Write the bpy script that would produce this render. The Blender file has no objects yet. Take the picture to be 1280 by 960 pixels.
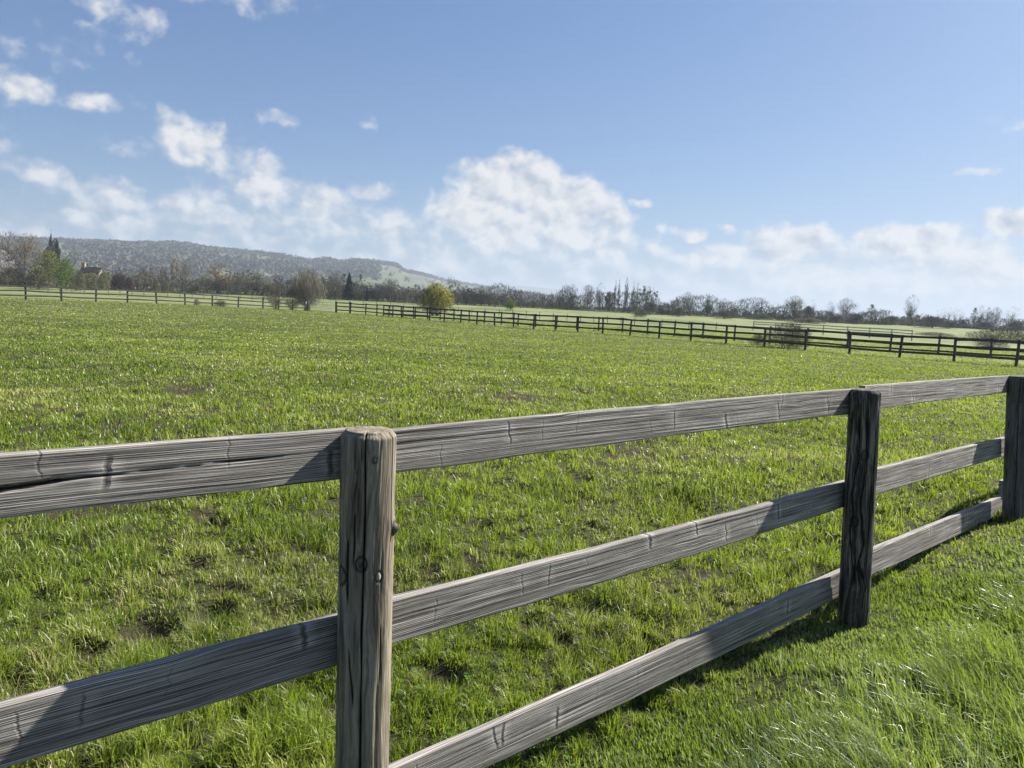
import bpy, math, random
import numpy as np
from mathutils import Vector, Matrix
R = math.radians
rnd = random.Random(7)
rng = np.random.default_rng(11)
scene = bpy.context.scene
col = scene.collection

# ------------------------------------------------------------------ camera
EYE = 1.65
FPX = 950.0                       # focal length in pixels of a 1280 wide frame
a_roll = math.atan(0.05)
p_pitch = math.atan(94 * math.cos(a_roll) / FPX)
fwd = Vector((0, math.cos(p_pitch), -math.sin(p_pitch)))
u0 = Vector((0, math.sin(p_pitch), math.cos(p_pitch)))
r0 = Vector((1, 0, 0))
c_right = r0 * math.cos(a_roll) + u0 * math.sin(a_roll)
c_up = -r0 * math.sin(a_roll) + u0 * math.cos(a_roll)
cam_data = bpy.data.cameras.new('camera')
cam = bpy.data.objects.new('camera', cam_data)
col.objects.link(cam)
cam_data.sensor_width = 36
cam_data.lens = 36 * FPX / 1280
cam_data.clip_start = 0.05
cam_data.clip_end = 20000
m = Matrix.Identity(4)
for i in range(3):
    m[i][0] = c_right[i]; m[i][1] = c_up[i]; m[i][2] = -fwd[i]
m[2][3] = EYE
cam.matrix_world = m
scene.camera = cam

def ray(px, py):
    return fwd * FPX + c_right * (px - 640) + c_up * (480 - py)
def hor(px):
    return 386 + 0.05 * (px - 640)
def at_depth(px, py, Y):
    d = ray(px, py); t = Y / d.y
    return Vector((d.x * t, Y, EYE + d.z * t))
def bearing(px, Y):
    d = ray(px, hor(px))
    return d.x / d.y * Y
def on_plane(px, py, P, n):
    d = ray(px, py)
    t = (P - Vector((0, 0, EYE))).dot(n) / d.dot(n)
    return Vector((0, 0, EYE)) + d * t

# ------------------------------------------------------------------ numpy noise
def _hash(xi, yi, seed):
    h = (xi.astype(np.int64) * 374761393 + yi.astype(np.int64) * 668265263 + seed * 974634777) & 0xffffffff
    h = ((h ^ (h >> 13)) * 1274126177) & 0xffffffff
    h = h ^ (h >> 16)
    return (h & 0xffff) / 65535.0
def vnoise(x, y, seed=0):
    x = np.asarray(x, float); y = np.asarray(y, float)
    xi = np.floor(x); yi = np.floor(y); fx = x - xi; fy = y - yi
    fx = fx * fx * (3 - 2 * fx); fy = fy * fy * (3 - 2 * fy)
    a = _hash(xi, yi, seed); b = _hash(xi + 1, yi, seed); c = _hash(xi, yi + 1, seed); d = _hash(xi + 1, yi + 1, seed)
    return (a + (b - a) * fx) * (1 - fy) + (c + (d - c) * fx) * fy
def fbm(x, y, octs=4, seed=0):
    s = 0; amp = 0.5; tot = 0
    for o in range(octs):
        s = s + amp * vnoise(x * 2 ** o + 17.3 * o, y * 2 ** o - 9.1 * o, seed + o); tot += amp; amp *= 0.5
    return s / tot
def sstep(a, b, x):
    t = np.clip((x - a) / (b - a), 0, 1)
    return t * t * (3 - 2 * t)

# ------------------------------------------------------------------ fence line
HEAD = R(40.4)
P1 = at_depth(461, 537, 2.17); P2 = at_depth(1081.5, 487, 4.12); P3 = at_depth(1273.5, 470, 6.2)
FN = Vector((math.sin(HEAD), -math.cos(HEAD), 0))     # points to the camera side
def fence_side(x, y):                                 # > 0 on the camera side
    return (x - P1.x) * FN.x + (y - P1.y) * FN.y

# ------------------------------------------------------------------ terrain
pits = []
for k in range(340):
    d = 1.6 + 13 * rnd.random() ** 0.8; a = R(rnd.uniform(-42, 42))
    x, y = d * math.sin(a), d * math.cos(a)
    if fence_side(x, y) < -0.12:
        pits.append((x, y, rnd.uniform(0.05, 0.13), rnd.uniform(0.03, 0.075)))
def macro(x, y):
    x = np.asarray(x, float); y = np.asarray(y, float)
    z = 0.30 * np.exp(-((x + 38) / 22) ** 2 - ((y - 75) / 22) ** 2)
    z = z + 2.7 * sstep(95, 250, y)
    z = z + 0.15 * np.exp(-((x - 4.6) ** 2 + (y - 6.2) ** 2) / 6)
    z = z - 0.10 * np.exp(-((x - 0.35) ** 2 + (y - 2.45) ** 2) / 1.1)
    z = z + 0.10 * (fbm(x / 9, y / 9, 2, 5) - 0.5) * sstep(6, 20, np.hypot(x, y)) * (1 - sstep(90, 140, y))
    return z
def bare_mask(x, y):
    """1 = trodden earth with little grass"""
    n = fbm(x * 1.5, y * 1.5, 4, 21)
    big = fbm(x * 0.35, y * 0.35, 2, 31)
    b = sstep(0.66, 0.80, n + 0.3 * (big - 0.5))
    return b * np.where(fence_side(x, y) < -0.05, 1.0, 0.25)
def pit_depth(x, y):
    z = np.zeros_like(x)
    for (px, py, r, dp) in pits:
        m_ = (abs(x - px) < 3 * r) & (abs(y - py) < 3 * r)
        if m_.any():
            q = ((x[m_] - px) ** 2 + (y[m_] - py) ** 2) / r ** 2
            z[m_] += -dp * np.exp(-q ** 1.5) + 0.25 * dp * np.exp(-(np.sqrt(q) - 1.4) ** 2 * 4)
    return z
def micro(x, y):
    x = np.asarray(x, float); y = np.asarray(y, float)
    d = np.hypot(x, y)
    f = 1 - sstep(14, 40, d)
    z = (0.10 * (fbm(x * 2.6, y * 2.6, 3, 3) - 0.5) + 0.05 * (fbm(x * 8, y * 8, 2, 13) - 0.5)) * f
    z = z + 0.12 * (fbm(x * 0.5, y * 0.5, 3, 8) - 0.5) * (1 - sstep(60, 110, d))
    z = z * np.where(fence_side(x, y) < 0, 1, 0.55)
    return z + pit_depth(x, y)
def ground_z(x, y):
    return macro(x, y) + micro(np.atleast_1d(x), np.atleast_1d(y))

# ------------------------------------------------------------------ materials
def new_mat(name):
    mt = bpy.data.materials.new(name); mt.use_nodes = True
    nt = mt.node_tree; nt.nodes.clear()
    out = nt.nodes.new('ShaderNodeOutputMaterial')
    return mt, nt, out
class NB:
    """small helper to write node graphs"""
    def __init__(s, nt): s.nt = nt
    def n(s, t, **kw):
        nd = s.nt.nodes.new(t)
        for k, v in kw.items(): setattr(nd, k, v)
        return nd
    def put(s, sock, v):
        if isinstance(v, bpy.types.NodeSocket): s.nt.links.new(v, sock)
        elif v is not None: sock.default_value = v
    def m(s, op, a, b=None, c=None, clamp=False):
        nd = s.n('ShaderNodeMath', operation=op); nd.use_clamp = clamp
        s.put(nd.inputs[0], a); s.put(nd.inputs[1], b); s.put(nd.inputs[2], c)
        return nd.outputs[0]
    def v(s, op, a, b=None, out=0):
        nd = s.n('ShaderNodeVectorMath', operation=op)
        s.put(nd.inputs[0], a); s.put(nd.inputs[1], b)
        return nd.outputs[out]
    def noise(s, vec, scale, detail=3, rough=0.5, dist=0.0, dim='3D', w=None):
        nd = s.n('ShaderNodeTexNoise', noise_dimensions=dim)
        if vec is not None: s.put(nd.inputs['Vector'], vec)
        if w is not None: s.put(nd.inputs['W'], w)
        nd.inputs['Scale'].default_value = scale; nd.inputs['Detail'].default_value = detail
        nd.inputs['Roughness'].default_value = rough; nd.inputs['Distortion'].default_value = dist
        return nd
    def ramp(s, f, stops):
        nd = s.n('ShaderNodeValToRGB'); cr = nd.color_ramp
        while len(cr.elements) < len(stops): cr.elements.new(0.5)
        for e, (p, c) in zip(cr.elements, stops):
            e.position = p; e.color = (c[0], c[1], c[2], 1) if not isinstance(c, (int, float)) else (c, c, c, 1)
        s.put(nd.inputs[0], f); return nd.outputs[0]
    def mr(s, f, a, b, c=0.0, d=1.0):
        nd = s.n('ShaderNodeMapRange'); nd.interpolation_type = 'SMOOTHSTEP'
        s.put(nd.inputs[0], f); s.put(nd.inputs[1], a); s.put(nd.inputs[2], b); s.put(nd.inputs[3], c); s.put(nd.inputs[4], d)
        return nd.outputs[0]
    def mix(s, f, a, b, mode='MIX'):
        nd = s.n('ShaderNodeMix', data_type='RGBA', blend_type=mode)
        s.put(nd.inputs[0], f)
        for sk, v in ((nd.inputs[6], a), (nd.inputs[7], b)):
            if isinstance(v, tuple) and len(v) == 3: v = (*v, 1)
            s.put(sk, v)
        return nd.outputs[2]
def principled(b, out, color, rough=0.8, spec=0.3, bump=None, bstr=0.3, bdist=0.01):
    p = b.n('ShaderNodeBsdfPrincipled')
    if isinstance(color, tuple): color = (*color, 1) if len(color) == 3 else color
    b.put(p.inputs['Base Color'], color); b.put(p.inputs['Roughness'], rough)
    p.inputs['Specular IOR Level'].default_value = spec
    if bump is not None:
        bm_ = b.n('ShaderNodeBump'); bm_.inputs['Strength'].default_value = bstr; bm_.inputs['Distance'].default_value = bdist
        b.put(bm_.inputs['Height'], bump); b.nt.links.new(bm_.outputs[0], p.inputs['Normal'])
    b.nt.links.new(p.outputs[0], out.inputs[0])
    return p

def ground_mat():
    mt, nt, out = new_mat('pasture_ground'); b = NB(nt)
    pos = b.n('ShaderNodeNewGeometry').outputs['Position']
    bare = b.n('ShaderNodeAttribute', attribute_name='bare').outputs['Fac']
    n1 = b.noise(pos, 0.05, 5, 0.6).outputs[0]
    n2 = b.noise(b.v('MULTIPLY', pos, (0.5, 1.0, 1.0)), 0.6, 4, 0.65).outputs[0]
    n3 = b.noise(pos, 14.0, 4, 0.7).outputs[0]
    g = b.ramp(b.m('ADD', b.m('MULTIPLY', n1, 0.55), b.m('MULTIPLY', n2, 0.45)),
               [(0.30, (0.040, 0.050, 0.014)), (0.45, (0.070, 0.085, 0.024)), (0.58, (0.115, 0.125, 0.045)), (0.72, (0.18, 0.18, 0.085))])
    n4 = b.noise(pos, 55.0, 4, 0.75).outputs[0]
    g = b.mix(b.mr(b.m('ADD', b.m('MULTIPLY', n3, .5), b.m('MULTIPLY', n4, .5)), 0.42, 0.60, 0.0, 0.85), g, (0.026, 0.024, 0.012))  # dark gaps: soil and thatch, plus shade between blades put into the colour
    past = b.n('ShaderNodeAttribute', attribute_name='pasture').outputs['Fac']
    pg = b.ramp(b.m('ADD', b.m('MULTIPLY', n1, 0.6), b.m('MULTIPLY', n2, 0.4)), [(0.36, (0.08, 0.105, 0.032)), (0.48, (0.14, 0.165, 0.06)), (0.64, (0.22, 0.225, 0.105))])
    g = b.mix(past, g, pg)
    soil = b.ramp(n3, [(0.25, (0.020, 0.015, 0.010)), (0.55, (0.055, 0.042, 0.028)), (0.8, (0.26, 0.22, 0.13))])
    c = b.mix(bare, g, soil)
    h = b.m('ADD', b.m('MULTIPLY', n3, 0.5), n4)
    principled(b, out, c, 0.9, 0.15, h, 0.9, 0.03)
    return mt
def blade_mat(name, stops, dry, gloss=0.45, rough=0.38):
    mt, nt, out = new_mat(name); b = NB(nt)
    at = b.n('ShaderNodeAttribute', attribute_name='tint')
    sep = b.n('ShaderNodeSeparateColor'); nt.links.new(at.outputs['Color'], sep.inputs[0])
    c = b.ramp(sep.outputs[0], stops)
    c = b.mix(sep.outputs[1], c, dry)
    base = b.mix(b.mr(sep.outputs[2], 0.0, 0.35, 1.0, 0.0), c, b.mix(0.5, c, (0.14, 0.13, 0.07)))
    p = b.n('ShaderNodeBsdfPrincipled'); b.put(p.inputs['Base Color'], base)
    p.inputs['Roughness'].default_value = rough; p.inputs['Specular IOR Level'].default_value = gloss
    tr = b.n('ShaderNodeBsdfTranslucent'); b.put(tr.inputs[0], b.mix(0.6, c, (0.36, 0.47, 0.03)))
    mx = b.n('ShaderNodeMixShader'); mx.inputs[0].default_value = 0.40
    nt.links.new(p.outputs[0], mx.inputs[1]); nt.links.new(tr.outputs[0], mx.inputs[2]); nt.links.new(mx.outputs[0], out.inputs[0])
    return mt
def rail_mat():
    mt, nt, out = new_mat('weathered_rail_wood'); b = NB(nt)
    tc = b.n('ShaderNodeTexCoord').outputs['Object']
    rn = b.n('ShaderNodeObjectInfo').outputs['Random']
    off = b.n('ShaderNodeCombineXYZ'); b.put(off.inputs[0], b.m('MULTIPLY', rn, 37.0)); b.put(off.inputs[2], b.m('MULTIPLY', rn, 3.1))
    p = b.v('ADD', tc, off.outputs[0])
    sp = b.n('ShaderNodeSeparateXYZ'); nt.links.new(p, sp.inputs[0])
    spo = b.n('ShaderNodeSeparateXYZ'); nt.links.new(tc, spo.inputs[0])
    # knots bend the grain
    vo = b.n('ShaderNodeTexVoronoi', feature='F1'); b.put(vo.inputs['Vector'], b.v('MULTIPLY', p, (2.3, 0.2, 9.0))); vo.inputs['Scale'].default_value = 1.0
    kd = b.mr(vo.outputs['Distance'], 0.0, 0.42, 1.0, 0.0)
    wob = b.noise(b.v('MULTIPLY', p, (0.9, 1, 4)), 1.0, 2, 0.5).outputs[0]
    zz = b.m('ADD', b.m('ADD', sp.outputs[2], b.m('MULTIPLY', spo.outputs[1], 0.9)), b.m('ADD', b.m('MULTIPLY', kd, 0.010), b.m('MULTIPLY', wob, 0.026)))
    cv = b.n('ShaderNodeCombineXYZ'); b.put(cv.inputs[0], b.m('MULTIPLY', sp.outputs[0], 1.0)); b.put(cv.inputs[1], sp.outputs[1]); b.put(cv.inputs[2], zz)
    fine = b.noise(b.v('MULTIPLY', cv.outputs[0], (2.6, 8, 380)), 1.0, 3, 0.65).outputs[0]
    ring = b.noise(b.v('MULTIPLY', cv.outputs[0], (0.7, 4, 120)), 1.0, 2, 0.5).outputs[0]
    grime = b.noise(b.v('MULTIPLY', p, (3.2, 3, 14)), 1.0, 5, 0.65).outputs[0]
    tone = b.noise(b.v('MULTIPLY', p, (0.7, 1, 9)), 1.0, 3, 0.5).outputs[0]
    # whorls: short dark checks across the board, each with its own slant and strength
    v1 = b.n('ShaderNodeTexVoronoi', feature='F1', voronoi_dimensions='1D'); b.put(v1.inputs['W'], sp.outputs[0]); v1.inputs['Scale'].default_value = 4.2
    cs = b.n('ShaderNodeSeparateColor'); nt.links.new(v1.outputs['Color'], cs.inputs[0])
    slant = b.m('MULTIPLY', b.m('SUBTRACT', cs.outputs[0], 0.5), 0.45)
    wig = b.m('MULTIPLY', b.m('SUBTRACT', b.noise(b.v('MULTIPLY', p, (3, 0, 45)), 1.0, 3).outputs[0], 0.5), 0.03)
    dx = b.m('ADD', b.m('ADD', b.m('SUBTRACT', sp.outputs[0], v1.outputs['W']), b.m('MULTIPLY', spo.outputs[2], slant)), wig)
    adx = b.m('ABSOLUTE', dx)
    zc = b.m('ABSOLUTE', b.m('ADD', spo.outputs[2], b.m('ADD', 0.02, b.m('MULTIPLY', cs.outputs[1], 0.10))))
    gate = b.m('MULTIPLY', b.mr(zc, 0.022, 0.048, 1.0, 0.0), b.mr(cs.outputs[2], 0.25, 0.9, 0.15, 1.0))
    wdt = b.m('ADD', 0.004, b.m('MULTIPLY', b.m('POWER', cs.outputs[2], 3.0), 0.009))
    cross = b.m('MULTIPLY', b.m('SUBTRACT', 1.0, b.m('DIVIDE', adx, wdt), clamp=True), gate)
    cross = b.m('MULTIPLY', b.m('POWER', cross, 0.6), b.mr(fine, 0.35, 0.5, 0.6, 1.0))
    halo = b.m('MULTIPLY', b.mr(adx, 0.008, 0.05, 1.0, 0.0), gate)
    slit = b.noise(b.v('MULTIPLY', cv.outputs[0], (0.9, 3, 42)), 1.0, 1, 0.5).outputs[0]
    slit = b.m('MULTIPLY', b.mr(b.m('ABSOLUTE', b.m('SUBTRACT', slit, 0.5)), 0.004, 0.016, 1.0, 0.0), b.mr(b.noise(b.v('MULTIPLY', p, (2.5, 0, 30)), 1.0, 1).outputs[0], .45, .6))
    ph = b.noise(b.v('MULTIPLY', cv.outputs[0], (0.8, 3, 22)), 1.0, 3, 0.6).outputs[0]
    lines = b.m('SINE', b.m('ADD', b.m('MULTIPLY', zz, 1150.0), b.m('MULTIPLY', ph, 26.0)))
    g = b.m('ADD', b.m('MULTIPLY', fine, 0.69), b.m('ADD', b.m('MULTIPLY', ring, 0.30), b.m('MULTIPLY', lines, 0.040)))
    g = b.m('ADD', g, b.m('MULTIPLY', halo, 0.06))
    c = b.ramp(g, [(0.385, (0.040, 0.036, 0.033)), (0.47, (0.165, 0.158, 0.15)), (0.555, (0.38, 0.37, 0.36)), (0.65, (0.68, 0.67, 0.655))])
    c = b.mix(b.mr(tone, 0.4, 0.7, 0.0, 0.25), c, (0.15, 0.14, 0.13))
    c = b.mix(b.mr(grime, 0.55, 0.8, 0.0, 0.55), c, (0.20, 0.18, 0.13))
    c = b.mix(b.m('MAXIMUM', b.m('MULTIPLY', cross, 0.85), b.m('MULTIPLY', slit, 0.5)), c, (0.028, 0.024, 0.022))
    c = b.mix(1.0, c, (1.0, 0.955, 0.90), 'MULTIPLY')
    at = b.n('ShaderNodeAttribute', attribute_name='crack').outputs['Fac']
    c = b.mix(at, c, (0.015, 0.012, 0.010))
    h = b.m('SUBTRACT', g, b.m('MULTIPLY', cross, 0.8))
    principled(b, out, c, 0.8, 0.2, h, 0.75, 0.006)
    return mt
def post_mat(name, dark, mid, light, moss=0.3):
    mt, nt, out = new_mat(name); b = NB(nt)
    tc = b.n('ShaderNodeTexCoord').outputs['Object']
    rn = b.n('ShaderNodeObjectInfo').outputs['Random']
    off = b.n('ShaderNodeCombineXYZ'); b.put(off.inputs[2], b.m('MULTIPLY', rn, 21.0))
    p = b.v('ADD', tc, off.outputs[0])
    wv = b.noise(b.v('MULTIPLY', p, (9, 9, 3.2)), 1.0, 2, 0.5)
    pw = b.v('ADD', p, b.v('MULTIPLY', wv.outputs['Color'], (0.045, 0.045, 0.0)))
    fine = b.noise(b.v('MULTIPLY', pw, (190, 190, 4)), 1.0, 3, 0.65).outputs[0]
    coarse = b.noise(b.v('MULTIPLY', pw, (42, 42, 2.6)), 1.0, 4, 0.6).outputs[0]
    patch = b.noise(b.v('MULTIPLY', p, (14, 14, 5)), 1.0, 4, 0.6).outputs[0]
    g = b.m('ADD', b.m('MULTIPLY', fine, 0.45), b.m('MULTIPLY', coarse, 0.6))
    c = b.ramp(g, [(0.37, dark), (0.50, mid), (0.66, light)])
    c = b.mix(b.mr(patch, 0.5, 0.75, 0.0, moss), c, (0.13, 0.125, 0.07))
    sp = b.noise(p, 420, 2, 0.6).outputs[0]
    c = b.mix(b.mr(sp, 0.62, 0.75, 0.0, 0.35), c, (0.30, 0.30, 0.24))
    at = b.n('ShaderNodeAttribute', attribute_name='crack').outputs['Fac']
    c = b.mix(at, c, (0.012, 0.010, 0.009))
    kl = b.n('ShaderNodeAttribute', attribute_name='pale').outputs['Fac']
    c = b.mix(b.m('MULTIPLY', kl, .7), c, (0.50, 0.48, 0.44))
    principled(b, out, c, 0.85, 0.2, g, 0.8, 0.006)
    return mt
def simple_mat(name, c1, c2, scale=4.0, rough=0.85, spec=0.2, rand=0.0, trans=0.0, metallic=0.0, stretch=None):
    mt, nt, out = new_mat(name); b = NB(nt)
    tc = b.n('ShaderNodeTexCoord').outputs['Object']
    if stretch: tc = b.v('MULTIPLY', tc, stretch)
    n = b.noise(tc, scale, 4, 0.6).outputs[0]
    c = b.mix(b.mr(n, 0.35, 0.65), c1, c2)
    if rand:
        rn = b.n('ShaderNodeObjectInfo').outputs['Random']
        hs = b.n('ShaderNodeHueSaturation'); b.put(hs.inputs['Color'], c)
        b.put(hs.inputs['Value'], b.m('ADD', 1 - rand / 2, b.m('MULTIPLY', rn, rand)))
        b.put(hs.inputs['Saturation'], b.m('ADD', 0.85, b.m('MULTIPLY', b.m('FRACT', b.m('MULTIPLY', rn, 7.3)), 0.3)))
        c = hs.outputs[0]
    p = principled(b, out, c, rough, spec)
    p.inputs['Metallic'].default_value = metallic
    if trans:
        tr = b.n('ShaderNodeBsdfTranslucent'); b.put(tr.inputs[0], c)
        mx = b.n('ShaderNodeMixShader'); mx.inputs[0].default_value = trans
        nt.links.new(p.outputs[0], mx.inputs[1]); nt.links.new(tr.outputs[0], mx.inputs[2]); nt.links.new(mx.outputs[0], out.inputs[0])
    return mt
M = {}
M['ground'] = ground_mat()
M['grass'] = blade_mat('pasture_blades', [(0.0, (0.050, 0.090, 0.012)), (0.4, (0.125, 0.190, 0.022)), (0.75, (0.215, 0.285, 0.036)), (1.0, (0.33, 0.37, 0.085))], (0.42, 0.36, 0.19), 0.4, 0.42)
M['verge'] = blade_mat('verge_blades', [(0.0, (0.040, 0.085, 0.020)), (0.45, (0.115, 0.190, 0.050)), (1.0, (0.25, 0.32, 0.13))], (0.45, 0.45, 0.32), 0.6, 0.36)
M['clover'] = simple_mat('clover_leaf', (0.08, 0.17, 0.02), (0.11, 0.22, 0.03), 20, 0.7, 0.15, trans=0.35)
M['rail'] = rail_mat()
M['post_a'] = post_mat('grey_brown_post_wood', (0.055, 0.043, 0.032), (0.175, 0.148, 0.110), (0.34, 0.30, 0.235), 0.6)
M['post_b'] = post_mat('blackened_post_wood', (0.010, 0.008, 0.007), (0.050, 0.042, 0.036), (0.24, 0.21, 0.18), 0.1)
M['post_c'] = post_mat('dark_grey_post_wood', (0.030, 0.028, 0.026), (0.085, 0.082, 0.076), (0.16, 0.155, 0.145), 0.2)
M['far_wood'] = simple_mat('dark_treated_wood', (0.026, 0.022, 0.018), (0.070, 0.060, 0.050), 1.2, 0.75, 0.3, rand=.7)
M['pale_wood'] = simple_mat('silvered_wood', (0.24, 0.22, 0.20), (0.36, 0.34, 0.31), 3)
M['galv'] = simple_mat('galvanised_steel', (0.42, 0.44, 0.44), (0.55, 0.56, 0.56), 6, 0.45, 0.5, metallic=0.7)
M['bark'] = simple_mat('tree_bark', (0.075, 0.062, 0.048), (0.13, 0.115, 0.092), 2.0, rand=0.3)
M['bark_pale'] = simple_mat('pale_bark', (0.22, 0.20, 0.165), (0.32, 0.30, 0.25), 2.0)
M['twig'] = simple_mat('bare_twigs', (0.14, 0.12, 0.085), (0.21, 0.18, 0.13), 0.5, rand=0.45)
M['twig_dark'] = simple_mat('dark_bare_twigs', (0.085, 0.073, 0.056), (0.135, 0.115, 0.088), 0.5, rand=0.4)
M['twig_pale'] = simple_mat('pale_bare_twigs', (0.24, 0.205, 0.15), (0.32, 0.28, 0.21), 0.5, rand=0.3)
M['twig_purple'] = simple_mat('purple_twigs', (0.075, 0.040, 0.045), (0.12, 0.07, 0.072), 0.5)
M['olive'] = simple_mat('olive_leaves', (0.11, 0.125, 0.034), (0.17, 0.175, 0.055), 0.5, rand=0.4, trans=0.25)
M['green'] = simple_mat('fresh_green_leaves', (0.09, 0.15, 0.022), (0.16, 0.22, 0.035), 0.5, rand=0.2, trans=0.3)
M['yellow'] = simple_mat('yellow_spring_leaves', (0.34, 0.34, 0.035), (0.46, 0.42, 0.05), 0.5, trans=0.3)
M['orange'] = simple_mat('russet_buds', (0.20, 0.115, 0.045), (0.27, 0.16, 0.06), 0.7, trans=0.25)
M['dark_leaf'] = simple_mat('dark_evergreen', (0.016, 0.026, 0.014), (0.032, 0.046, 0.022), 0.7, 0.7)
M['white'] = simple_mat('white_blossom', (0.36, 0.33, 0.31), (0.50, 0.47, 0.45), 0.7, trans=0.2)
M['hedge'] = simple_mat('hedge_scrub', (0.060, 0.052, 0.034), (0.095, 0.090, 0.050), 0.4, rand=0.3)
M['wall'] = simple_mat('rendered_wall', (0.24, 0.22, 0.18), (0.32, 0.29, 0.24), 1.5)
M['white_wall'] = simple_mat('white_painted_wall', (0.72, 0.71, 0.68), (0.80, 0.79, 0.76), 1.5)
M['roof_brown'] = simple_mat('brown_tiles', (0.060, 0.045, 0.038), (0.10, 0.075, 0.062), 3)
M['slate'] = simple_mat('dark_slate', (0.022, 0.024, 0.030), (0.045, 0.047, 0.055), 3, 0.5, 0.4)
M['glass'] = simple_mat('dark_pane', (0.02, 0.025, 0.03), (0.03, 0.035, 0.04), 3, 0.15, 0.5)

# ------------------------------------------------------------------ object helpers
def tag(o, label=None, cat=None, group=None, kind=None):
    if label: o['label'] = label
    if cat: o['category'] = cat
    if group: o['group'] = group
    if kind: o['kind'] = kind
    return o
def link(name, me, mat=None, parent=None):
    o = bpy.data.objects.new(name, me); col.objects.link(o)
    if mat is not None and me is not None and not me.materials: me.materials.append(mat)
    if parent is not None: o.parent = parent
    return o
def empty(name, loc=(0, 0, 0), rz=0.0):
    o = bpy.data.objects.new(name, None); col.objects.link(o); o.location = loc; o.rotation_euler = (0, 0, rz)
    o.empty_display_size = 0.3
    return o
def np_mesh(name, V, loops, starts, totals, smooth=False):
    me = bpy.data.meshes.new(name)
    me.vertices.add(len(V)); me.vertices.foreach_set('co', np.ascontiguousarray(V, np.float32).ravel())
    me.loops.add(len(loops)); me.loops.foreach_set('vertex_index', np.ascontiguousarray(loops, np.int32))
    me.polygons.add(len(starts)); me.polygons.foreach_set('loop_start', np.ascontiguousarray(starts, np.int32))
    try: me.polygons.foreach_set('loop_total', np.ascontiguousarray(totals, np.int32))
    except Exception: pass
    if smooth: me.polygons.foreach_set('use_smooth', np.ones(len(starts), bool))
    me.update(calc_edges=True)
    return me
def grid_faces(nu, nv, wrap=False):
    i = np.arange(nu if wrap else nu - 1); j = np.arange(nv - 1)
    I, J = np.meshgrid(i, j, indexing='ij'); I2 = (I + 1) % nu
    f = np.stack([I * nv + J, I2 * nv + J, I2 * nv + J + 1, I * nv + J + 1], -1).reshape(-1, 4)
    return f
def quads_mesh(name, V, F, smooth=True):
    n = len(F); return np_mesh(name, V, F.ravel(), np.arange(n) * 4, np.full(n, 4), smooth)
def set_attr(me, name, vals):
    at = me.attributes.new(name, 'FLOAT', 'POINT'); at.data.foreach_set('value', np.ascontiguousarray(vals, np.float32))
class MB:
    def __init__(s): s.v = []; s.f = []
    def tube(s, p, q, r1, r2, n=5):
        p = Vector(p); q = Vector(q); d = (q - p)
        if d.length < 1e-6: return
        d.normalize(); a = d.orthogonal().normalized(); c = d.cross(a); k = len(s.v)
        for (o, r) in ((p, r1), (q, r2)):
            for i in range(n):
                t = 2 * math.pi * i / n
                s.v.append(tuple(o + (a * math.cos(t) + c * math.sin(t)) * r))
        for i in range(n):
            j = (i + 1) % n; s.f.append((k + i, k + j, k + n + j, k + n + i))
        s.f.append(tuple(k + n + i for i in range(n)))
        s.f.append(tuple(k + n - 1 - i for i in range(n)))
    def box(s, c, size, M4=None):
        k = len(s.v); c = Vector(c); x, y, z = (t / 2 for t in size)
        for dz in (-z, z):
            for (dx, dy) in ((-x, -y), (x, -y), (x, y), (-x, y)):
                v = Vector((dx, dy, dz))
                if M4 is not None: v = M4 @ v
                s.v.append(tuple(c + v))
        for f in ((3, 2, 1, 0), (4, 5, 6, 7), (0, 1, 5, 4), (1, 2, 6, 5), (2, 3, 7, 6), (3, 0, 4, 7)):
            s.f.append(tuple(k + i for i in f))
    def poly(s, *pts):
        k = len(s.v); s.v += [tuple(p) for p in pts]; s.f.append(tuple(range(k, k + len(pts))))
    def twig(s, p, d, L, w):
        p = Vector(p); d = Vector(d).normalized(); sd = d.cross(Vector((rnd.uniform(-1, 1), rnd.uniform(-1, 1), rnd.uniform(-1, 1)))).normalized() * w / 2
        k = len(s.v); s.v += [tuple(p - sd), tuple(p + sd), tuple(p + d * L)]; s.f.append((k, k + 1, k + 2))
    def leaf(s, p, w):
        a = Vector((rnd.gauss(0, 1), rnd.gauss(0, 1), rnd.gauss(0, 1))).normalized(); c = a.orthogonal().normalized(); e = a.cross(c)
        t = rnd.uniform(0, 6.28); c, e = c * math.cos(t) + e * math.sin(t), e * math.cos(t) - c * math.sin(t)
        p = Vector(p); w *= rnd.uniform(0.6, 1.3); k = len(s.v)
        s.v += [tuple(p - c * w), tuple(p - e * w * .6), tuple(p + c * w), tuple(p + e * w * .55)]; s.f.append((k, k + 1, k + 2, k + 3))
    def mesh(s, name, mats=None, smooth=False):
        me = bpy.data.meshes.new(name); me.from_pydata(s.v, [], s.f); me.update()
        if smooth: me.polygons.foreach_set('use_smooth', [True] * len(s.f))
        if mats:
            for x in (mats if isinstance(mats, (list, tuple)) else [mats]): me.materials.append(x)
        return me

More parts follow.
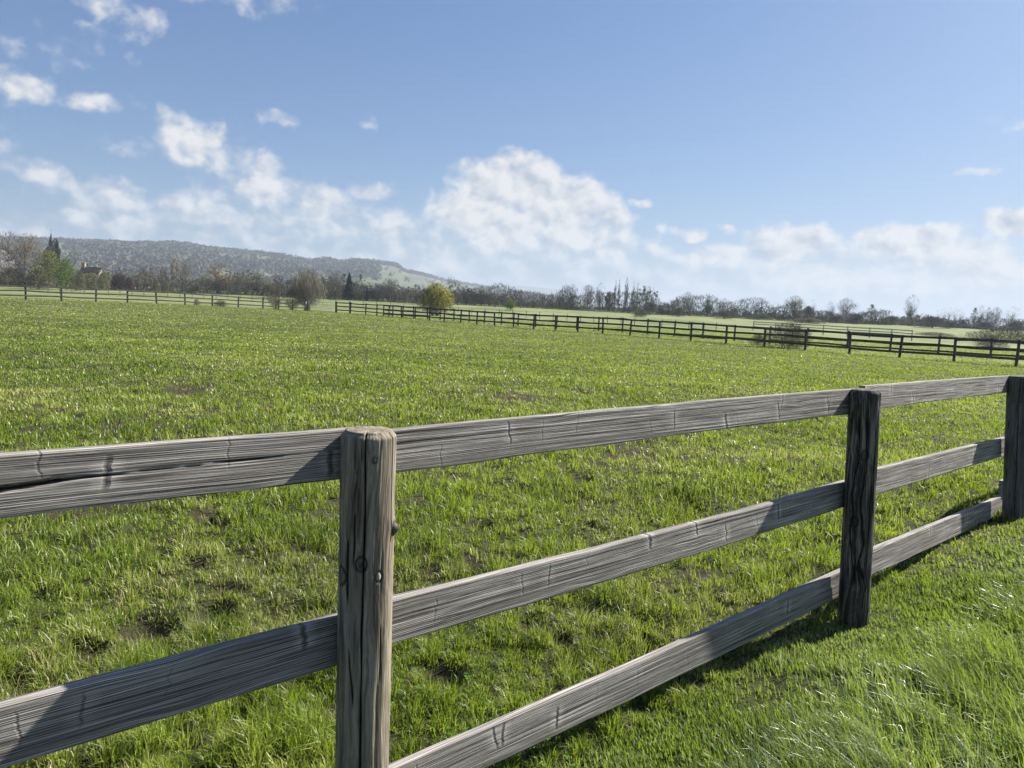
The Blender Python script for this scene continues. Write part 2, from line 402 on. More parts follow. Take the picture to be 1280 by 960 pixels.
# ------------------------------------------------------------------ ground sheet
def build_ground():
    ang = np.concatenate([np.arange(-180, -54, 6.0), np.arange(-54, 54, 0.45), np.arange(54, 180, 6.0)])
    rad = np.concatenate([[0.0], 0.6 * (6400 / 0.6) ** (np.linspace(0, 1, 600))])
    A, Rr = np.meshgrid(np.radians(ang), rad, indexing='ij')
    x = Rr * np.sin(A); y = Rr * np.cos(A)
    z = ground_z(x.ravel(), y.ravel())
    V = np.stack([x.ravel(), y.ravel(), z], 1)
    F = grid_faces(len(ang), len(rad), True)[:, ::-1]
    me = quads_mesh('ground', V, F)
    bare = bare_mask(V[:, 0], V[:, 1])
    pd = pit_depth(V[:, 0].copy(), V[:, 1].copy())
    bare = np.clip(bare * 0.9 + sstep(0.008, 0.03, -pd), 0, 1) * (1 - sstep(14, 26, Rr.ravel()))
    set_attr(me, 'bare', bare)
    X_, Y_ = V[:, 0], V[:, 1]      # the neighbouring pastures start past the paddock fences
    right = (Y_ - 38.6) * 47 + (X_ - 25.8) * 54.0; left = (Y_ - 68) * 17.6 - (X_ + 43.5) * 27.0
    past = np.maximum(sstep(0, 250, right), sstep(0, 120, left)) * sstep(25, 36, np.hypot(X_, Y_))
    set_attr(me, 'pasture', past)
    tag(link('ground', me, M['ground']), kind='structure')
build_ground()

# ------------------------------------------------------------------ grass blades
def blades(name, x, y, h, w, leanx, leany, tint, dry, mat, seg=2):
    n = len(x); z = ground_z(x, y) - 0.004
    root = np.stack([x, y, z], 1)
    fa = rng.uniform(0, 2 * np.pi, n)
    side = np.stack([np.cos(fa), np.sin(fa), np.zeros(n)], 1) * (w / 2)[:, None]
    lean = np.stack([leanx, leany, np.zeros(n)], 1)
    up = np.array([0, 0, 1.0])
    L = np.sqrt(leanx ** 2 + leany ** 2)
    midp = root + h[:, None] * (0.55 * up * np.sqrt(np.clip(1 - (0.5 * L) ** 2, 0.1, 1))[:, None] + lean * 0.28)
    tip = root + h[:, None] * (up * np.sqrt(np.clip(1 - L ** 2, 0.03, 1))[:, None] + lean)
    V = np.stack([root - side, root + side, midp - side * 0.75, midp + side * 0.75, tip], 1).reshape(-1, 3)
    k = np.arange(n)[:, None] * 5
    loops = (k + np.array([0, 1, 3, 2, 2, 3, 4])[None]).ravel()
    st = (np.arange(n)[:, None] * 7 + np.array([0, 4])[None]).ravel()
    tt = np.tile([4, 3], n)
    me = np_mesh(name, V, loops, st, tt)
    c = me.attributes.new('tint', 'FLOAT_COLOR', 'POINT')
    C = np.zeros((n, 5, 4), np.float32)
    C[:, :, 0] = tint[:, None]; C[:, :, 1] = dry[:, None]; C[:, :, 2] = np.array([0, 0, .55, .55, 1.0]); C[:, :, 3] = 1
    c.data.foreach_set('color', C.ravel())
    return tag(link(name, me, mat), kind='stuff')
def polar(n, d0, d1, half=44, power='log'):
    a = np.radians(rng.uniform(-half, half, n))
    if power == 'log': d = d0 * (d1 / d0) ** rng.random(n)
    else: d = np.sqrt(rng.uniform(d0 ** 2, d1 ** 2, n))
    return d * np.sin(a), d * np.cos(a), d
def field_grass():
    xs, ys, ds = [], [], []
    for args in ((260000, 0.9, 4.0, 60, 'area'), (640000, 4.0, 105.0, 42, 'log')):
        x, y, d = polar(*args); xs.append(x); ys.append(y); ds.append(d)
    x = np.concatenate(xs); y = np.concatenate(ys); d = np.concatenate(ds)
    s = fence_side(x, y)
    keep = s < 0.03 + 0.05 * (rng.random(len(x)) - 0.5)
    far_side = (y - 38.6) - (25.8 - x) * 54 / 47.     # beyond the far fence still counts as grass
    keep &= far_side < 60
    bare = bare_mask(x, y)
    keep &= rng.random(len(x)) > bare * (1 - sstep(14, 30, d)) * 0.8
    pdp = pit_depth(x.copy(), y.copy())
    keep &= ~((pdp < -0.018) & (rng.random(len(x)) < 0.85))
    x, y, d, s = x[keep], y[keep], d[keep], s[keep]
    n = len(x)
    tuft = fbm(x * 2.2, y * 2.2, 3, 41); big = fbm(x * 0.25, y * 0.45, 3, 51); mid = fbm(x * 0.9, y * 1.2, 3, 61)
    nearfence = np.exp(-(s / 0.35) ** 2)
    cs_ = 0.13; ix = np.floor(x / cs_); iy = np.floor(y / cs_)
    hx = _hash(ix, iy, 201); hy = _hash(ix, iy, 202); hv = _hash(ix, iy, 203)
    ox = (x / cs_ - ix - 0.25 - 0.5 * hx); oy = (y / cs_ - iy - 0.25 - 0.5 * hy); orr = np.hypot(ox, oy)
    keep = rng.random(n) > 0.80 * sstep(0.36, 0.58, orr) * (1 - sstep(8, 16, d))
    x, y, d, s, tuft, big, mid, nearfence, ox, oy, orr, hv = [q[keep] for q in (x, y, d, s, tuft, big, mid, nearfence, ox, oy, orr, hv)]; n = len(x)
    nearf = 1 - sstep(8, 20, d)
    fine_t = fbm(x * 9, y * 9, 2, 45)
    h = (0.034 + 0.055 * sstep(0.40, 0.78, tuft) + 0.045 * sstep(.5, .8, fine_t) + 0.02 * big) * rng.uniform(0.5, 1.25, n) * (1 - 0.35 * nearfence)
    h = h * (1 + nearf * (0.55 * (hv - .45) + 0.35 - 0.75 * orr))
    h *= 1 - 0.25 * sstep(8, 40, d)
    w = np.maximum(0.0044, 0.0012 * d) * rng.uniform(0.6, 1.4, n)
    ld = rng.uniform(0, 2 * np.pi, n); la = rng.uniform(0.1, 1.15, n)
    lx = np.clip(np.cos(ld) * la * .8 - 0.10 + 0.9 * ox * nearf, -.69, .69); ly = np.clip(np.sin(ld) * la * .8 + 0.9 * oy * nearf, -.69, .69)
    sm_ = sstep(6, 28, d)
    tint = np.clip(0.18 + 0.25 * sm_ + 0.5 * rng.random(n) * (1 - sm_) + 1.4 * (mid - 0.5) + 1.3 * (big - 0.5) - 0.30 * sstep(0.55, 0.8, tuft) + 0.45 * (hv - .5), 0, 1)
    dryp = 0.10 * (1 - .7 * sstep(10, 30, d)) + 0.45 * sstep(0.48, 0.66, fbm(x * 1.1, y * 1.1, 3, 71)) * (1 - sstep(.5, .7, tuft)) + 0.25 * sstep(0.5, 0.68, big)
    dry = np.where(rng.random(n) < dryp, rng.uniform(0.4, 1.0, n) * (1 - .45 * sstep(10, 30, d)), 0.0) + 0.16 * sstep(15, 60, d)
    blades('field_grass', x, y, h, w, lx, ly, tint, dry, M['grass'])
field_grass()
def verge_grass():
    x, y, d = polar(520000, 1.2, 13.0, 62, 'log')
    x2, y2, d2 = polar(130000, 1.8, 6.5, 44, 'area')
    x = np.concatenate([x, x2]); y = np.concatenate([y, y2]); d = np.concatenate([d, d2])
    s = fence_side(x, y)
    keep = (s > 0.0) & (x > -0.9)
    keep &= rng.random(len(x)) > 0.75 * sstep(0.56, 0.66, fbm(x * 2.4, y * 2.4, 3, 81))
    x, y, d, s = x[keep], y[keep], d[keep], s[keep]; n = len(x)
    tuft = fbm(x * 2.0, y * 2.0, 3, 42); wd = fbm(x * 0.8, y * 0.8, 3, 43)
    h = (0.08 + 0.17 * tuft) * rng.uniform(0.6, 1.3, n) * (0.20 + 0.80 * sstep(0.18, 0.80, s))
    w = np.maximum(0.0056, 0.0014 * d) * rng.uniform(0.6, 1.5, n)
    ang = R(158) + (wd - 0.5) * 2.6 + (fbm(x * 5, y * 5, 2, 47) - .5) * 2.2 + rng.normal(0, 0.50, n)
    la = np.clip(rng.normal(0.56, 0.22, n), 0.08, 0.93) * (0.6 + 0.4 * sstep(0, 0.6, s))
    tint = np.clip(0.1 + 0.6 * rng.random(n) + 0.9 * (wd - 0.5) * 1.2, 0, 1)
    dryp = 0.08 + 0.25 * sstep(0.55, 0.7, fbm(x * 1.3, y * 1.3, 2, 72)) + 0.5 * np.exp(-((x - 1.75) ** 2 + (y - 2.45) ** 2) / .09)
    dry = np.where(rng.random(n) < dryp, rng.uniform(0.4, 1.0, n), 0.0)
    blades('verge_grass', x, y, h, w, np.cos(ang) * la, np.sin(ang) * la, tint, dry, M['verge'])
verge_grass()
def clover():
    b = MB()
    spots = [(1060, 885), (1150, 850), (1175, 925), (1145, 700), (1195, 822), (1030, 815), (1240, 890), (1270, 800), (1115, 905), (1225, 945),
             (1160, 880), (1210, 870), (700, 930), (1265, 720), (590, 860), (560, 900), (600, 830), (505, 860), (1130, 940), (1085, 930)]
    for (px, py) in spots:
        d = ray(px, py); t = -(EYE - 0.05) / d.z
        cx, cy = d.x * t, d.y * t
        for k in range(rnd.randint(4, 11)):
            x = cx + rnd.gauss(0, 0.055); y = cy + rnd.gauss(0, 0.055); z = float(ground_z(x, y)[0]); top = rnd.uniform(0.03, 0.10)
            P = Vector((x, y, z)); Q = P + Vector((rnd.uniform(-.03, .03), rnd.uniform(-.03, .03), top))
            b.tube(P, Q, 0.0012, 0.001, 3)
            a0 = rnd.uniform(0, 6.28); r = rnd.uniform(0.006, 0.012); tl = Vector((rnd.uniform(-.3, .3), rnd.uniform(-.3, .3), 1)).normalized()
            e1 = tl.orthogonal().normalized(); e2 = tl.cross(e1)
            for q in range(3):
                a = a0 + q * 2.094; dr = e1 * math.cos(a) + e2 * math.sin(a); sd = tl.cross(dr)
                b.poly(Q, Q + dr * r * .7 + sd * r * .62 + tl * .002, Q + dr * r * 1.45 + sd * r * .4 + tl * .003, Q + dr * r * 1.3 + tl * .001, Q + dr * r * 1.45 - sd * r * .4 + tl * .003, Q + dr * r * .7 - sd * r * .62 + tl * .002)
    tag(link('clover', b.mesh('clover', M['clover'])), kind='stuff')
clover()

# ------------------------------------------------------------------ near fence
near_fence = empty('wooden_fence', (P1.x, P1.y, 0))
tag(near_fence, 'weathered grey post and rail fence close by, with thick round posts and three boards', 'fence')
bpy.context.view_layer.update()
def near_post(top, foot, rad, mat, seed, nth=224, nz=300, cracks=(), knots=(), rough=1.0, label=None):
    axis = (foot - top); L = axis.length; ax = axis.normalized()
    th = np.linspace(0, 2 * np.pi, nth, endpoint=False); s = np.linspace(0, 1, nz)
    TH, S = np.meshgrid(th, s, indexing='ij'); Z = S * L        # Z measured down from the top
    # th = 0 faces the camera, + to the right as seen
    n1 = fbm(np.cos(TH) * 2.0 + 5, np.sin(TH) * 2.0 + Z * 0.9, 3, seed)
    arc = TH * rad
    seam = lambda fx, fz, sd: vnoise(np.cos(TH) * rad * fx + 50, np.sin(TH) * rad * fx + Z * fz + 50, sd)
    warp = 0.012 * (seam(12, 3.0, seed + 3) - 0.5) * 6
    def grain(fr, fz, sd):
        per = max(8, int(2 * np.pi * rad * fr)); u = (TH / (2 * np.pi) * per + warp * fr)
        xi = np.floor(u); f = u - xi; f = f * f * (3 - 2 * f)
        a = vnoise(np.mod(xi, per) * 7.77, Z * fz, sd); b_ = vnoise(np.mod(xi + 1, per) * 7.77, Z * fz, sd)
        return a + (b_ - a) * f
    g1 = grain(90, 5, seed + 7); g2 = grain(220, 9, seed + 9)
    r = rad * (1 + 0.05 * (n1 - 0.5))
    r = r - 0.0045 * rough * sstep(0.55, 0.9, g1) - 0.0018 * rough * g2
    crack = np.clip(sstep(0.72, 0.92, g1) * 0.6 * rough, 0, 1)
    pale = np.zeros_like(r)
    for (a0, z0, z1, wd, dp, wob) in cracks:
        cen = R(a0) + wob * (fbm(Z * 5 + a0, Z * 0 + 3, 3, seed + 31) - 0.5)
        dd = (np.mod(TH - cen + np.pi, 2 * np.pi) - np.pi) * rad
        env = sstep(z0 - 0.02, z0 + 0.03, Z) * (1 - sstep(z1 - 0.06, z1 + 0.02, Z))
        wz = wd * (0.45 + 1.1 * fbm(Z * 7, Z * 0 + a0, 2, seed + 5)) * env + 1e-5
        q = np.exp(-(dd / wz) ** 2) * env
        r = r - dp * q; crack = np.maximum(crack, sstep(0.25, 0.8, q))
    for (a0, zk, rk, ht, isp) in knots:
        dd = (np.mod(TH - R(a0) + np.pi, 2 * np.pi) - np.pi) * rad; q = np.sqrt(dd ** 2 + ((Z - zk) * 0.75) ** 2) / rk
        r = r + ht * np.exp(-q ** 2)
        ringd = np.exp(-((q - 1.0) / 0.22) ** 2); crack = np.maximum(crack, ringd * 0.85); r = r - 0.004 * ringd
        if isp: pale = np.maximum(pale, np.exp(-(q / 0.75) ** 4)); crack = np.where(q < 0.8, np.exp(-(q / 0.25) ** 2) * 0.9, crack)
        else: crack = np.maximum(crack, np.exp(-(q / 0.7) ** 2) * 0.7)
    # chamfered top
    ch = 0.018; r = r * (1 - 0.16 * (1 - sstep(0, ch, Z)))
    zax = -ax
    fr = Vector((-top.x, -top.y, 0)).normalized(); fr = (fr - zax * fr.dot(zax)).normalized(); rt = zax.cross(fr) * 1.0
    if rt.x < 0: rt = -rt
    Vl = np.stack([np.sin(TH) * r, -np.cos(TH) * r, -Z], -1)      # local: x right, -y to the viewer
    V = Vl.reshape(-1, 3)
    F = grid_faces(nth, nz, True)[:, ::-1]
    # top disc with rings, cupped and split
    rings = []
    k0 = len(V); base_r = r[:, 0]
    extra = []; nr = 14
    for i in range(1, nr):
        f = 1 - i / nr; rr = base_r * f
        zz = 0.004 * (1 - f ** 4) + 0.003 * (fbm(np.sin(th) * f * 9 + 3, np.cos(th) * f * 9, 3, seed + 77) - 0.5)
        extra.append(np.stack([np.sin(th) * rr, -np.cos(th) * rr, zz], -1))
    ex = np.concatenate(extra) if extra else np.zeros((0, 3))
    V = np.concatenate([V, ex, [[0, 0, 0.004]]])
    t1 = np.arange(nth); t2 = (t1 + 1) % nth; FF = [F]
    prev = lambda t, i: t * nz if i == 0 else k0 + (i - 1) * nth + t
    for i in range(nr - 1):
        FF.append(np.stack([prev(t1, i), prev(t2, i), k0 + i * nth + t2, k0 + i * nth + t1], -1))
    c = len(V) - 1
    tris = np.stack([k0 + (nr - 2) * nth + t1, k0 + (nr - 2) * nth + t2, np.full(nth, c)], -1)
    Q = np.concatenate(FF); loops = np.concatenate([Q.ravel(), tris.ravel()])
    st = np.concatenate([np.arange(len(Q)) * 4, len(Q) * 4 + np.arange(nth) * 3]); tt = np.concatenate([np.full(len(Q), 4), np.full(nth, 3)])
    me = np_mesh('post', V, loops, st, tt, True)
    ce = np.zeros(len(V)); ce[:k0] = crack.ravel(); pe = np.zeros(len(V)); pe[:k0] = pale.ravel()
    set_attr(me, 'crack', ce); set_attr(me, 'pale', pe)
    o = link('post', me, mat)
    m4 = Matrix.Identity(4)
    for i in range(3):
        m4[i][0] = rt[i]; m4[i][1] = -fr[i]; m4[i][2] = zax[i]; m4[i][3] = top[i]
    if Vector((m4[0][0], m4[1][0], m4[2][0])).cross(Vector((m4[0][1], m4[1][1], m4[2][1]))).dot(zax) < 0:
        for i in range(3): m4[i][0] = -m4[i][0]
    o.parent = near_fence
    o.matrix_parent_inverse = near_fence.matrix_world.inverted(); o.matrix_world = m4
    if label: o['label'] = label
    return o
def foot_of(top, pxb, pyb, Y, zb=-0.15):
    q = at_depth(pxb, pyb, Y); d = (q - top); t = (top.z - zb) / (top.z - q.z); return top + d * t
POSTS = [P1, P2, P3]
d40 = Vector((math.cos(HEAD), math.sin(HEAD), 0)); P0 = P1 - d40 * 3.0
h23 = (P3 - P2); h23.z = 0; h23.normalize(); P4 = P3 + h23 * 3.0; P4.z = P3.z + .03
near_post(P1, foot_of(P1, 452.5, 960, 2.17), 0.0805, M['post_a'], 100, 300, 380,
          cracks=[(-6, -0.05, 1.4, 0.0026, 0.016, 0.10), (-38, 0.30, 0.52, 0.006, 0.008, 0.5), (58, -0.05, 0.35, 0.0014, 0.006, 0.05), (-30, 0.62, 0.82, 0.003, 0.006, 0.3),
                  (-70, 0.28, 1.3, 0.004, 0.006, 0.5), (-20, 0.22, 0.40, 0.0035, 0.005, 0.4), (35, 0.55, 0.75, 0.0015, 0.004, 0.1)],
          knots=[(-10, 0.375, 0.016, 0.004, False), (28, 0.415, 0.011, 0.0015, True), (72, 0.285, 0.015, 0.016, False), (-62, 0.42, 0.02, 0.003, False), (13, 0.075, 0.007, 0.001, False)], rough=0.55,
          label='grey brown post with a long vertical crack and knots, nearest the viewer')
near_post(P2, foot_of(P2, 1066, 785, 4.12), 0.0815, M['post_b'], 200, 224, 260,
          cracks=[(-20, 0.3, 1.3, 0.004, 0.008, 0.7), (15, 0.25, 1.1, 0.005, 0.008, 0.8), (40, 0.5, 1.3, 0.004, 0.006, 0.5), (-50, 0.1, 0.9, 0.003, 0.006, 0.6)],
          knots=[(12, 0.35, 0.02, 0.004, False), (-15, 0.72, 0.02, 0.003, False)], rough=1.8, label='nearly black rough post with flaking surface')
near_post(P3, foot_of(P3, 1266, 650, 6.2), 0.081, M['post_c'], 300, 160, 180, cracks=[(5, 0, 1.2, 0.003, 0.008, 0.3)], label='dark grey smoother post at the right edge')
near_post(P0, P0 + Vector((0.01, 0, -1.45)), 0.08, M['post_a'], 400, 96, 100)
near_post(P4, P4 + Vector((-0.03, 0, -1.45)), 0.08, M['post_c'], 500, 96, 100)

def near_rail(A, B, hA, hB, tilt=R(3.5), seed=0, bow=0.0, crack=None, overlap=True):
    """A, B: points on the top edge of the front face"""
    X = (B - A); L = X.length; X = X / L
    nrm = Vector((X.y, -X.x, 0)).normalized()      # to the camera side
    Zv = X.cross(nrm).normalized()
    if Zv.z < 0: Zv = -Zv
    Zt = (Zv * math.cos(tilt) - nrm * math.sin(tilt)).normalized()
    Yt = Zt.cross(X).normalized()                  # away from the camera side
    nx = 260; nf = 44; T = 0.036
    zs = np.linspace(-1, 0, nf)
    loop = [(0.0, z) for z in zs] + [(t, 0.0) for t in (0.3, 0.7)] + [(1.0, z) for z in np.linspace(0, -1, 8)] + [(t, -1.0) for t in (0.7, 0.3)]
    loop = np.array(loop); nl = len(loop)
    xs = np.linspace(0, 1, nx); Xg, Kg = np.meshgrid(xs, np.arange(nl), indexing='ij')
    xx = Xg * L; hh = hA + (hB - hA) * Xg
    yf = loop[Kg.astype(int), 0]; zf = loop[Kg.astype(int), 1]
    edge_t = 0.005 * (fbm(xx * 3, xx * 0 + seed, 3, seed) - 0.5) + bow * np.sin(np.pi * Xg)
    edge_b = 0.007 * (fbm(xx * 3, xx * 0 + seed + 5, 3, seed + 1) - 0.5) + bow * np.sin(np.pi * Xg)
    zz = zf * hh + edge_t * (1 + zf) - edge_b * zf * 1.0
    yy = yf * T
    front = (Kg < nf)
    # cup of the board, weathered grooves, rounded arrises
    gr = 0.0018 * (vnoise(xx * 1.1 + 3 * seed, (zz + 0.006 * fbm(xx * 1.5, zz * 9, 2, seed + 4)) * 170, seed + 2) - 0.5) + 0.002 * (fbm(xx * 2, zz * 12, 3, seed + 3) - 0.5)
    rnd_e = 0.0018 * (np.clip(1 - (-zf) * hh / 0.005, 0, 1) ** 2 + np.clip(1 - (1 + zf) * hh / 0.005, 0, 1) ** 2)
    yy = np.where(front, yy + gr + rnd_e, yy)
    ck = np.zeros_like(xx)
    if crack is not None:
        for (x0, z0, x1, z1, w0, w1, dp) in crack:
            t = np.clip((xx - x0) / (x1 - x0), 0, 1); zc = z0 + (z1 - z0) * t + 0.006 * (fbm(xx * 6, xx * 0 + 1, 3, seed + 9) - 0.5)
            ww = (w0 + (w1 - w0) * t); env = sstep(x0 - 0.01, x0 + 0.015, xx) * (1 - sstep(x1 - 0.015, x1 + .01, xx))
            q = np.exp(-((zz - zc) / ww) ** 2) * env * front
            yy = yy + dp * q; ck = np.maximum(ck, sstep(0.3, 0.8, q))
    V = np.stack([xx, yy, zz], -1).reshape(-1, 3)
    F = grid_faces(nx, nl, False)
    i = np.arange(nx - 1) * nl
    Fc = np.stack([i + nl - 1, i + nl + nl - 1, i + nl, i], -1)
    F = np.concatenate([F, Fc])
    loops = np.concatenate([F.ravel(), np.arange(nl)[::-1], (nx - 1) * nl + np.arange(nl)])
    st = np.concatenate([np.arange(len(F)) * 4, [len(F) * 4, len(F) * 4 + nl]]); tt = np.concatenate([np.full(len(F), 4), [nl, nl]])
    me = np_mesh('rail', V, loops, st, tt, False)
    set_attr(me, 'crack', ck.ravel())
    o = link('rail', me, M['rail']); m4 = Matrix.Identity(4)
    for k in range(3):
        m4[k][0] = X[k]; m4[k][1] = Yt[k]; m4[k][2] = Zt[k]; m4[k][3] = A[k]
    o.parent = near_fence; o.matrix_parent_inverse = near_fence.matrix_world.inverted(); o.matrix_world = m4
    return o
OFF = 0.066
def section(Pa, Pb, rails, seed, gap=0.004, **kw):
    h = Vector((Pb.x - Pa.x, Pb.y - Pa.y, 0)); L = h.length; h.normalize(); n = Vector((h.y, -h.x, 0))
    Q = Pa - n * OFF
    for k, rl in enumerate(rails):
        (x0, t0, b0), (x1, t1, b1), bow = rl[:3]
        A = on_plane(x0, t0, Q, n); Ab = on_plane(x0, b0, Q, n); B = on_plane(x1, t1, Q, n); Bb = on_plane(x1, b1, Q, n)
        hA, hB = (A - Ab).length, (B - Bb).length
        hm = (hA + hB) / 2; hm = min(max(hm, 0.135), 0.155)
        sA = (A - Q).dot(h); sB = (B - Q).dot(h)
        lerp = lambda s: A + (B - A) * ((s - sA) / (sB - sA))
        Ac = on_plane(x0 + (rl[4] if len(rl) > 4 else 0), t0, Q, n); Bc = on_plane(x1 + (rl[5] if len(rl) > 5 else 0), t1, Q, n)
        A2 = lerp(gap) if len(rl) < 5 else lerp((Ac - Q).dot(h)); B2 = lerp((Bc - Q).dot(h)) if len(rl) > 5 else lerp(L - gap)
        kw2 = dict(rl[3]) if len(rl) > 3 else {}
        if 'crackpx' in kw2:
            Xd = (B2 - A2).normalized(); Zd = Xd.cross(n).normalized(); Zd = Zd if Zd.z > 0 else -Zd; cr = []
            for (cx0, cy0, cx1, cy1, w0, w1, dp) in kw2.pop('crackpx'):
                p = on_plane(cx0, cy0, Q, n) - A2; q = on_plane(cx1, cy1, Q, n) - A2
                cr.append((p.dot(Xd), p.dot(Zd), q.dot(Xd), q.dot(Zd), w0, w1, dp))
            kw2['crack'] = cr
        near_rail(A2, B2, hm, hm, seed=seed + k * 13, bow=bow, **kw2)
# left of post 1: pixel pairs (x, y top, y bottom)
Pm = P0
section(P0, P1, [((0, 568, 646), (425, 537, 599), 0.0, dict(crackpx=[(-120, 632, 0, 613, .004, .005, .012), (-10, 614, 75, 600, .005, .005, .012), (65, 601, 118, 596, .005, .002, .010), (108, 597, 235, 583, .0016, .0010, .006), (230, 583, 424, 563, .0010, .0009, .004)]), -500, 31),
                 ((0, 883, 958), (415, 773, 834), 0.0, {}, -500, 34),
                 ((0, 1185, 1255), (410, 1005, 1062), 0.0)], 10)
section(P1, P2, [((497, 537, 590), (1062, 487, 515), 0.006, {}, -36, 18),
                 ((497, 748, 802), (1053, 603, 632), -0.012, {}, -40, 17),
                 ((500, 957, 1008), (1049, 715, 745), -0.01, {}, -44, 16)], 60)
section(P2, P3, [((1101, 481, 508), (1261, 470, 490), 0.004, {}, -19, 11), ((1096, 586, 613), (1256, 547, 571), 0.0, {}, -22, 11), ((1088, 688, 718), (1253, 620, 642), -0.006, {}, -19, 11)], 110)
# section leaving the frame on the right
zz3 = []
for (t, hgt) in ((1.27, .14), (0.83, .14), (0.40, .14)):
    h = (P4 - P3); h.z = 0; L = h.length; h.normalize(); n = Vector((h.y, -h.x, 0)); A = P3 - n * OFF + h * 0.004; A.z = t; A += h * .19; Bq = P3 - n * OFF + h * (L - .004); Bq.z = t + .04
    near_rail(A, Bq, hgt, hgt, seed=int(200 + t * 10))

# ------------------------------------------------------------------ far post-and-rail fences
def gz(x, y): return float(macro(x, y) + 0.12 * (fbm(np.array([x * .5]), np.array([y * .5]), 3, 8)[0] - .5) * (1 - sstep(60, 110, math.hypot(x, y))))
def far_fence(pts, name, label, mat, H=1.3, rails=(1.22, 0.80, 0.38), rh=0.13, r=0.075, cat='fence', group=None, thick_posts=(), side=1):
    root = empty(name, (pts[0][0], pts[0][1], gz(*pts[0]))); tag(root, label, cat, group)
    base = Vector(root.location)
    tops = []
    for i, (x, y) in enumerate(pts):
        z = gz(x, y); rr = r * (1.7 if i in thick_posts else 1); hh = H * (1.07 if i in thick_posts else rnd.uniform(0.97, 1.03))
        b = MB(); lx, ly = rnd.gauss(0, .035), rnd.gauss(0, .03)
        b.tube(Vector((0, 0, -0.25)), Vector((lx, ly, hh - .02)), rr, rr * .95, 10); b.tube(Vector((lx, ly, hh - .02)), Vector((lx, ly, hh)), rr * .94, rr * .8, 10)
        o = link('post', b.mesh('post', mat), None, root); o.location = Vector((x, y, z)) - base
        tops.append(Vector((x, y, z)))
    for i in range(len(pts) - 1):
        A, B = tops[i], tops[i + 1]; h = (B - A); L = h.length; ang = math.atan2(h.y, h.x)
        n = Vector((h.y, -h.x, 0)).normalized() * side
        for rz in rails:
            b = MB(); sag = rnd.gauss(-.01, .02); j1, j2 = rnd.gauss(0, .018), rnd.gauss(0, .018)
            s0 = A + n * (r * .9) ; e0 = B + n * (r * .9)
            nseg = 3; prev = None
            for q in range(nseg):
                f0, f1 = q / nseg, (q + 1) / nseg
                def P(f, dz, dy):
                    p = s0.lerp(e0, 0.002 + f * 0.996); p.z += rz + j1 * (1 - f) + j2 * f + sag * math.sin(math.pi * f) + dz; return p + n * dy - base
                a = [P(f0, -rh / 2, 0), P(f0, -rh / 2, .035), P(f0, rh / 2, .035), P(f0, rh / 2, 0)]
                c = [P(f1, -rh / 2, 0), P(f1, -rh / 2, .035), P(f1, rh / 2, .035), P(f1, rh / 2, 0)]
                for w in range(4):
                    x_ = (w + 1) % 4; b.poly(a[w], c[w], c[x_], a[x_])
                if q == 0: b.poly(*a)
                if q == nseg - 1: b.poly(*c[::-1])
            link('rail', b.mesh('rail', mat), None, root)
    return root
def along(pxs, A, B):
    """points on the ground line A-B seen at the given image columns"""
    out = []
    for px in pxs:
        d = ray(px, hor(px)); k = d.x / d.y
        t = (k * A[1] - A[0]) / ((B[0] - A[0]) - k * (B[1] - A[1]))
        out.append((A[0] + (B[0] - A[0]) * t, A[1] + (B[1] - A[1]) * t))
    return out
def spaced(A, B, step, t0=0.0, t1=1.0):
    L = math.hypot(B[0] - A[0], B[1] - A[1]); n = max(1, round(L * (t1 - t0) / step))
    return [(A[0] + (B[0] - A[0]) * (t0 + (t1 - t0) * i / n), A[1] + (B[1] - A[1]) * (t0 + (t1 - t0) * i / n)) for i in range(n + 1)]
FA, FB = (25.8, 38.6), (-21.0, 92.0)
px_front = [1274.4, 1196.3, 1127.4, 1065, 1009.4, 958, 909.8, 865.6, 825.6, 788.8, 755, 723.5, 695.4, 668, 643, 619.5, 597, 576.5, 556, 537.5, 519.4, 502.5, 486.6, 471.6, 457.5, 438, 421]
fp = along(px_front, FA, FB)
step = Vector((fp[0][0] - fp[1][0], fp[0][1] - fp[1][1], 0))
fp = [(fp[0][0] + step.x * 2, fp[0][1] + step.y * 2), (fp[0][0] + step.x, fp[0][1] + step.y)] + fp
far_fence(fp, 'paddock_fence', 'dark three rail fence closing the far side of the paddock, the nearer of the two', M['far_wood'], thick_posts=(len(fp) - 1, len(fp) - 2), side=1)
BA, BB = (34.0, 47.5), (-19.0, 91.0)
px_back = [1308, 1241.6, 1175.5, 1115.2, 1061, 1010, 963.8, 919.8, 880, 844.4, 810.6, 779, 749.4, 722, 697, 670.4, 648.5, 627.5, 606.6, 587.5, 568, 551, 535, 517.5, 504, 491.5, 480]
bp_ = along(px_back, BA, BB)
far_fence(bp_, 'paddock_fence', 'dark three rail fence running behind the nearer paddock fence, across the track', M['far_wood'], rails=(1.17, .68, .24), side=-1)
LA, LB = (-43.5, 68.0), (-25.9, 95.0)
px_left = [-60, -12, 32, 76.6, 119.8, 159.4, 196, 231.6, 265.6, 298, 329, 348.5, 366, 381.5]
lp = along(px_left, LA, LB)
far_fence(lp, 'paddock_fence', 'dark three rail fence along the left side of the paddock, ending at the shrub', M['far_wood'], side=1, r=0.085)
# pale cross fence beyond
pf = [(bearing(px, D), D) for px, D in ((942, 118), (970, 116), (1000, 113), (1030, 111), (1060, 108), (1088, 106), (1115, 104), (1141, 102))]
far_fence(pf, 'cross_fence', 'silvery three rail fence in the far pasture ending left of the dark bush', M['pale_wood'], H=1.45, rails=(1.38, 1.0, 0.6), side=1)

